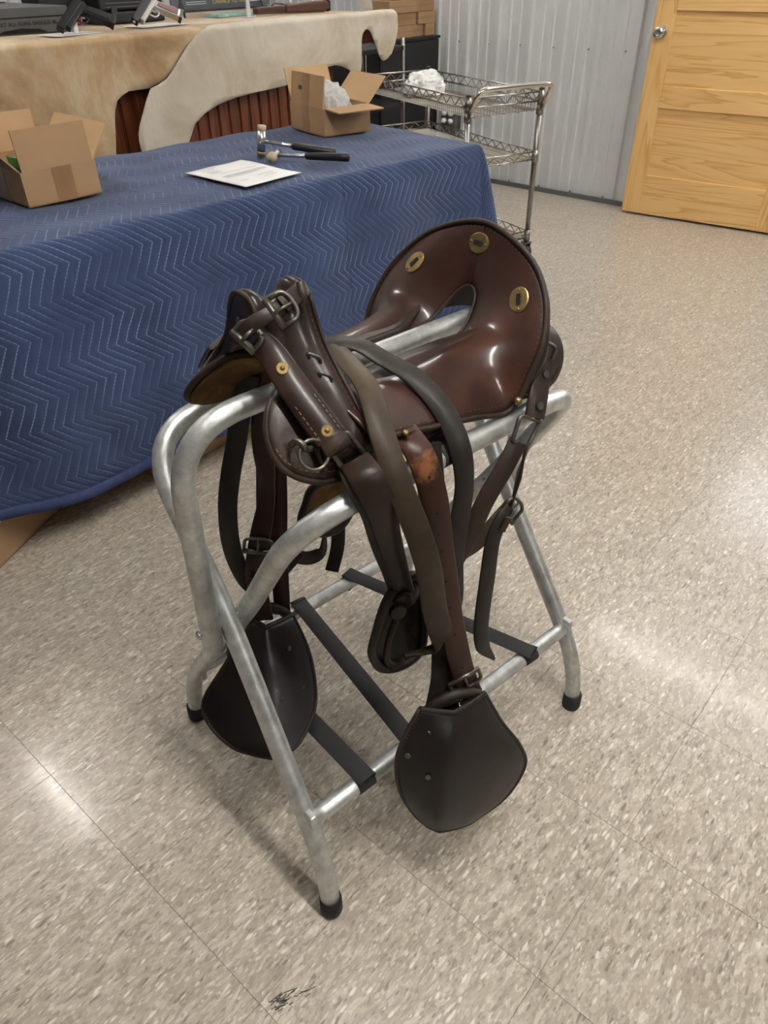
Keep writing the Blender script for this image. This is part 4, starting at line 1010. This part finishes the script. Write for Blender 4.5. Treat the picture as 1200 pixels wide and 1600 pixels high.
def pistol(loc, tilt, label, frame_m, slide_m, grip_m, long=False, rz=0):
    """side profile in x (muzzle at -x) and z; tilted muzzle down"""
    e = empty('pistol', loc, rz); tag(e, label, 'pistol'); Mx = Matrix.Rotation(R(-50), 4, 'X') @ Matrix.Rotation(R(-tilt), 4, 'Y')
    L = .185
    MB().prism([(-L, .000), (0, .000), (.006, .010), (.0, .027), (-L+.004, .027), (-L, .02)], -.0115, .0115, 'y', Mx).build('slide', slide_m, e, bevel=.0015)
    tube('barrel', [Mx @ Vector((-L-.004, 0, .014)), Mx @ Vector((-L+.02, 0, .014))], .0055, M['gun_silver' if frame_m is M['gun_silver'] else 'gun_black'], e, 10)
    MB().prism([(-L+.025, -.016), (-.07, -.016), (-.045, -.020), (-.012, -.03), (.012, .0), (-L+.025, -.0005)], -.010, .010, 'y', Mx).build('frame', frame_m, e, bevel=.0015)
    gp_ = [(-.048, -.018), (-.006, -.018), (.012, -.06), (.030, -.110), (-.018, -.120), (-.034, -.07)]
    MB().prism(gp_, -.0125, .0125, 'y', Mx).build('grip_frame', frame_m, e, bevel=.003)
    gg = [(-.036, -.026), (-.010, -.026), (.006, -.062), (.021, -.100), (-.012, -.107), (-.026, -.068)]
    for s in (-1, 1): MB().prism(gg, s*.0125-.002, s*.0125+.002, 'y', Mx).build('grip_panel', grip_m, e, bevel=.0015)
    MB().prism([(.032, -.106), (.036, -.118), (-.020, -.128), (-.020, -.116)], -.0135, .0135, 'y', Mx).build('magazine_base', M['gun_black'], e, bevel=.001)
    tube('trigger_guard', [Mx @ Vector(p) for p in catmull([(-.044, 0, -.022), (-.050, 0, -.042), (-.070, 0, -.046), (-.088, 0, -.038), (-.092, 0, -.018)], 4)], .003, frame_m, e, 8)
    tube('trigger', [Mx @ Vector((-.066, 0, -.018)), Mx @ Vector((-.062, 0, -.034))], .0022, M['gun_silver'], e, 8)
    tube('hammer_spur', [Mx @ Vector((.004, 0, .006)), Mx @ Vector((.016, 0, .022)), Mx @ Vector((.024, 0, .024))], .004, M['gun_black'], e, 8)
    return e
pistol((.730, 2.935, TZ+.088), 37, 'two-tone pistol with silver frame and brown wood grips', M['gun_silver'], M['gun_black'], M['grip_wood'])
p1 = pistol((.378, 2.885, TZ+.088), 38, 'black pistol with a red lock, propped on the hide', M['gun_black'], M['gun_black'], M['gun_black'])
tg_ = MB().box((-.062, -.040, -.058), (-.042, -.034, -.036)).build('red_lock', M['red'], p1)
MB().box((-.080, -.046, -.084), (-.062, -.042, -.05)).build('white_tag', M['paper'], p1)
bc = empty('gun_case', (.62, 3.16, TZ)); tag(bc, 'black ribbed plastic gun case behind the two-tone pistol', 'gun case')
MB().box((0, 0, 0), (.32, .16, .045)).build('case_base', M['gun_black'], bc, bevel=.008); MB().box((0, 0, .048), (.32, .16, .105)).build('case_lid', M['gun_black'], bc, bevel=.008)
for k in range(3): MB().box((.03, -.004, .058+.014*k), (.29, .001, .062+.014*k)).build('rib', M['case_grey'], bc, bevel=.001)
for x in (.05, .24): MB().box((x, -.006, .032), (x+.03, .001, .062)).build('latch', M['blackplastic'], bc, bevel=.002)
bc2 = empty('gun_case', (.42, 3.28, TZ)); tag(bc2, 'black plastic gun case behind the black pistol', 'gun case')
MB().box((0, 0, 0), (.18, .14, .05)).build('case_base', M['gun_black'], bc2, bevel=.008); MB().box((0, 0, .053), (.18, .14, .12)).build('case_lid', M['gun_black'], bc2, bevel=.008); MB().box((.07, -.006, .035), (.11, .001, .07)).build('latch', M['blackplastic'], bc2, bevel=.002)
sg = empty('raffle_sign', (1.017, 3.211, TZ)); tag(sg, 'slate grey raffle sign board with gold lettering on a small easel', 'sign')
MB().box((0, 0, .030), (.60, .008, .30)).build('board', M['slate'], sg, bevel=.001)
text('lettering', 'CHANCE TO WIN', .024, M['gold'], sg, (.345, -.0006, .048), (R(90), 0, 0), align='CENTER')
for z in (.050, .058): MB().box((.085, -.001, z), (.20, .0002, z+.0022)).build('white_rule', M['white_print'], sg)
MB().box((.47, -.001, .050), (.575, .0002, .13)).build('white_block', M['white_print'], sg)
for x in (.05, .53): tube('easel_leg', [(x, -.022, .002), (x, -.020, .030), (x+.004, -.006, .06), (x+.004, .03, .10), (x+.004, .09, .002)], .0045, M['blackplastic'], sg, 8)
MB().box((.04, -.024, .022), (.56, .010, .029)).build('ledge', M['blackplastic'], sg)
cd = MB().box((0, 0, 0), (.26, .09, .012)).build('picture_book', M['teal'], None, False, (1.19, 3.10, TZ), (0, 0, R(3))); tag(cd, 'pale teal printed booklet lying under the raffle sign', 'booklet')
cl_ = empty('clear_stand', (1.275, 2.985, TZ)); tag(cl_, 'small clear acrylic display stand before the raffle sign', 'display stand')
MB().prism([(-.03, 0), (.03, 0), (.022, .006), (-.022, .006)], -.02, .02).build('foot', M['clear'], cl_); MB().prism([(-.012, .006), (.012, .006), (.004, .11), (-.004, .11)], -.004, .004).build('stem', M['clear'], cl_)
rs = empty('rifle_stock', (1.345, 3.02, TZ), R(-7)); tag(rs, 'dark walnut rifle stock lying on the counter end', 'rifle stock')
MB().prism([(0, .006), (.16, .004), (.165, .036), (.02, .034), (0, .028)], -.02, .02).build('fore_end', M['walnut'], rs, bevel=.004)
MB().prism([(.16, .004), (.40, .0), (.43, .012), (.43, .040), (.405, .048), (.165, .040)], -.025, .022).build('butt', M['walnut'], rs, bevel=.008); MB().prism([(.425, .0), (.440, .004), (.440, .044), (.425, .050)], -.022, .020).build('butt_plate', M['gun_black'], rs, bevel=.003)
tube('sling_swivel', [(.09, -.01, .036), (.11, -.01, .046), (.155, -.01, .042)], .003, M['steel'], rs, 8)
jg = empty('clear_jug', (1.90, 2.82, TZ)); tag(jg, 'clear plastic bottle standing on the counter end', 'bottle')
v = []; pr = [(.035, 0), (.038, .006), (.036, .02), (.030, .05), (.024, .075), (.020, .10), (.018, .14), (.018, .17)]
for rd, z in pr: v += [(rd*math.cos(2*math.pi*k/16), rd*math.sin(2*math.pi*k/16), z) for k in range(16)]
obj('bottle_body', mesh_data('bottle_body', v, [(j*16+k, j*16+(k+1) % 16, (j+1)*16+(k+1) % 16, (j+1)*16+k) for j in range(len(pr)-1) for k in range(16)]+[tuple(range(16))], True), M['clearjug'], jg)

# ------------------------------------------------------------------ black cabinet with ammunition cartons, shelf post, outlet
cbx = empty('black_cabinet', (2.56, 3.30, 0)); tag(cbx, 'flat black cabinet standing against the ribbed wall below small cartons', 'cabinet')
MB().box((0, .012, 0), (.60, .60, .84)).build('cabinet_body', M['cabinet_black'], cbx); MB().box((.004, 0, .01), (.596, .012, .836)).build('door', M['cabinet_black'], cbx, bevel=.002); MB().box((-.004, -.006, .84), (.604, .604, .856)).build('cabinet_top', M['gun_black'], cbx, bevel=.002)
rows_ = [(.857, [(2.74, .19), (2.94, .115), (3.062, .10)]), (.923, [(2.76, .22), (2.988, .185)]), (.989, [(2.70, .27), (2.978, .19)]), (1.055, [(2.76, .22), (2.988, .175)])]
nms = ['at the bottom', 'in the second layer', 'in the third layer', 'on the top layer']
for li, (z, its) in enumerate(rows_):
    for ki, (x, w_) in enumerate(its):
        pos = ['next to the counter', 'in the middle', 'next to the ribbed wall'] if len(its) == 3 else ['next to the counter', 'next to the ribbed wall']
        e = empty('small_carton', (x, 3.34+.012*((li+ki) % 2), z)); tag(e, f'small brown carton {nms[li]} of the cabinet stack, {pos[ki]}', 'cardboard box', 'cartons on the black cabinet')
        MB().box((0, 0, 0), (w_-.005, .22, .0645)).build('box_body', M['cardboard'], e, bevel=.0015)
        MB().box((0, -.0006, .0315), (w_-.005, .0001, .0325)).build('lid_line', M['ink'], e)
        if ki > 0 or li in (1, 3):
            for q in range(3): MB().box((w_*.15, -.0007, .014+q*.012), (w_*(.55+.12*q), .0001, .018+q*.012)).build('printed_line', M['tape'], e)
sp_ = empty('wire_shelf', (2.02, 3.02, 0)); tag(sp_, 'chrome shelf post rack with dark shelves behind the counter end', 'shelf')
for x, y in ((0, 0), (.42, 0), (0, .3), (.42, .3)): tube('post', [(x, y, 0), (x, y, .90)], .0125, M['post'], sp_, 10)
for z in (.25, .55, .84): MB().box((-.01, -.01, z), (.43, .31, z+.022)).build('shelf_board', M['cabinet_black'], sp_, bevel=.002)
ol = empty('outlet', (WX-.02, 3.215, .36)); tag(ol, 'grey wall outlet with two white plugs by the black cabinet', 'outlet')
MB().box((-.045, -.06, -.07), (.019, .06, .06)).build('outlet_box', M['base_dark'], ol, bevel=.004)
for y in (-.025, .03):
    for z in (.0, .045): MB().ellipsoid((-.055, y, z), (.02, .02, .018), 10, 8).build('plug', M['white_bag'], ol, True)
MB().box((-.01, -.045, -.34), (.019, -.02, -.07)).build('conduit', M['wall_metal'], ol); MB().box((-.01, .02, -.34), (.019, .045, -.07)).build('conduit', M['wall_metal'], ol)

# ------------------------------------------------------------------ chrome wire cart
KL, KW = .985, .407
cart = empty('wire_cart', (1.994, 1.827, 0), 1.217); tag(cart, 'chrome wire utility cart with basket top and push handle', 'cart')   # x along the cart, y across
pst = [(0, 0), (KL, 0), (0, KW), (KL, KW)]
for x, y in pst:
    tube('post', [(x, y, .085), (x, y, .775)], .0125, M['post'], cart, 14)
    for z in (.20, .30, .40, .60, .66): pass
    MB().ellipsoid((x, y, .777), (.0145, .0145, .007), 12, 6).build('post_cap', M['blackplastic'], cart, True)
    ce = empty('caster', (x, y, 0)); ce.parent = cart
    tube('wheel', [(-.0, -.012, .036), (0, .012, .036)], .036, M['blackplastic'], ce, 20)
    MB().prism([(-.016, .03), (.016, .03), (.018, .085), (-.018, .085)], -.018, -.014).prism([(-.016, .03), (.016, .03), (.018, .085), (-.018, .085)], .014, .018).box((-.02, -.02, .08), (.02, .02, .088)).build('fork', M['post'], ce)
def shelf(z, hgt, basket=False):
    e = empty('wire_shelf' if not basket else 'basket_shelf'); e.parent = cart
    top = z+hgt; loop = [(0, 0), (KL, 0), (KL, KW), (0, KW)]
    for zz, rd in ((top, .0038), (z, .0038)):
        m = MB()
        for (a, b), (c, d) in zip(loop, loop[1:]+loop[:1]): m.tube([(a, b, zz), (c, d, zz)], rd, 8)
        m.build('rim_wire', M['chrome'], e, True)
    zz_ = MB()
    for (a, b), (c, d) in zip(loop, loop[1:]+loop[:1]):
        L = math.hypot(c-a, d-b); n_ = int(L/.068)*2; pts = [(a+(c-a)*k/n_, b+(d-b)*k/n_, z+.002 if k % 2 else top-.002) for k in range(n_+1)]
        zz_.tube(pts, .0030, 6)
    tag(zz_.build('zigzag_wire', M['chrome'], e), kind='stuff')
    dk = MB(); dz = z-.002-(.034 if basket else 0)
    n_ = 58
    for k in range(n_+1):
        x = KL*k/n_
        if basket: dk.tube([(x, 0, z), (x, .003, dz), (x, KW-.003, dz), (x, KW, z)], .0016, 5)
        else: dk.tube([(x, 0, dz), (x, KW, dz)], .0016, 5)
    for k in range(5): dk.tube([(0, KW*(k+.5)/5, dz-.003), (KL, KW*(k+.5)/5, dz-.003)], .0024, 6)
    if basket:
        for k in range(24): y = KW*k/23; dk.tube([(0, y, z), (.002, y, dz)], .0016, 5); dk.tube([(KL, y, z), (KL-.002, y, dz)], .0016, 5)
    tag(dk.build('deck_wires', M['chrome'], e), kind='stuff')
    for x, y in pst: tube('collar', [(x, y, z-.012), (x, y, top+.006)], [.0165, .0150], M['post'], e, 12)
shelf(.728, .038, True); shelf(.478, .034); shelf(.105, .034)
hp = fillet([(-.004, 0, .690), (-.075, 0, .790), (-.085, .02, .806), (-.085, KW-.02, .806), (-.075, KW, .790), (-.004, KW, .690)], [.02, .02, .02, .02], 6)
hp = fillet([(-.004, 0, .690), (-.08, 0, .808), (-.08, KW, .808), (-.004, KW, .690)], [.045, .045], 8)
tube('push_handle', hp, .0115, M['handle'], cart, 12)
for y in (0, KW): tube('handle_clamp', [(0, y, .672), (0, y, .712)], .0175, M['post'], cart, 12)
cp = Vector((1.994, 1.827, 0))+Matrix.Rotation(1.217, 3, 'Z') @ Vector((.70, .20, .694))
crumple('white_bag', cp, (.11, .09, .075), M['white_bag'], 'crumpled white plastic bag lying in the wire cart basket', 'plastic bag', 9, .35)
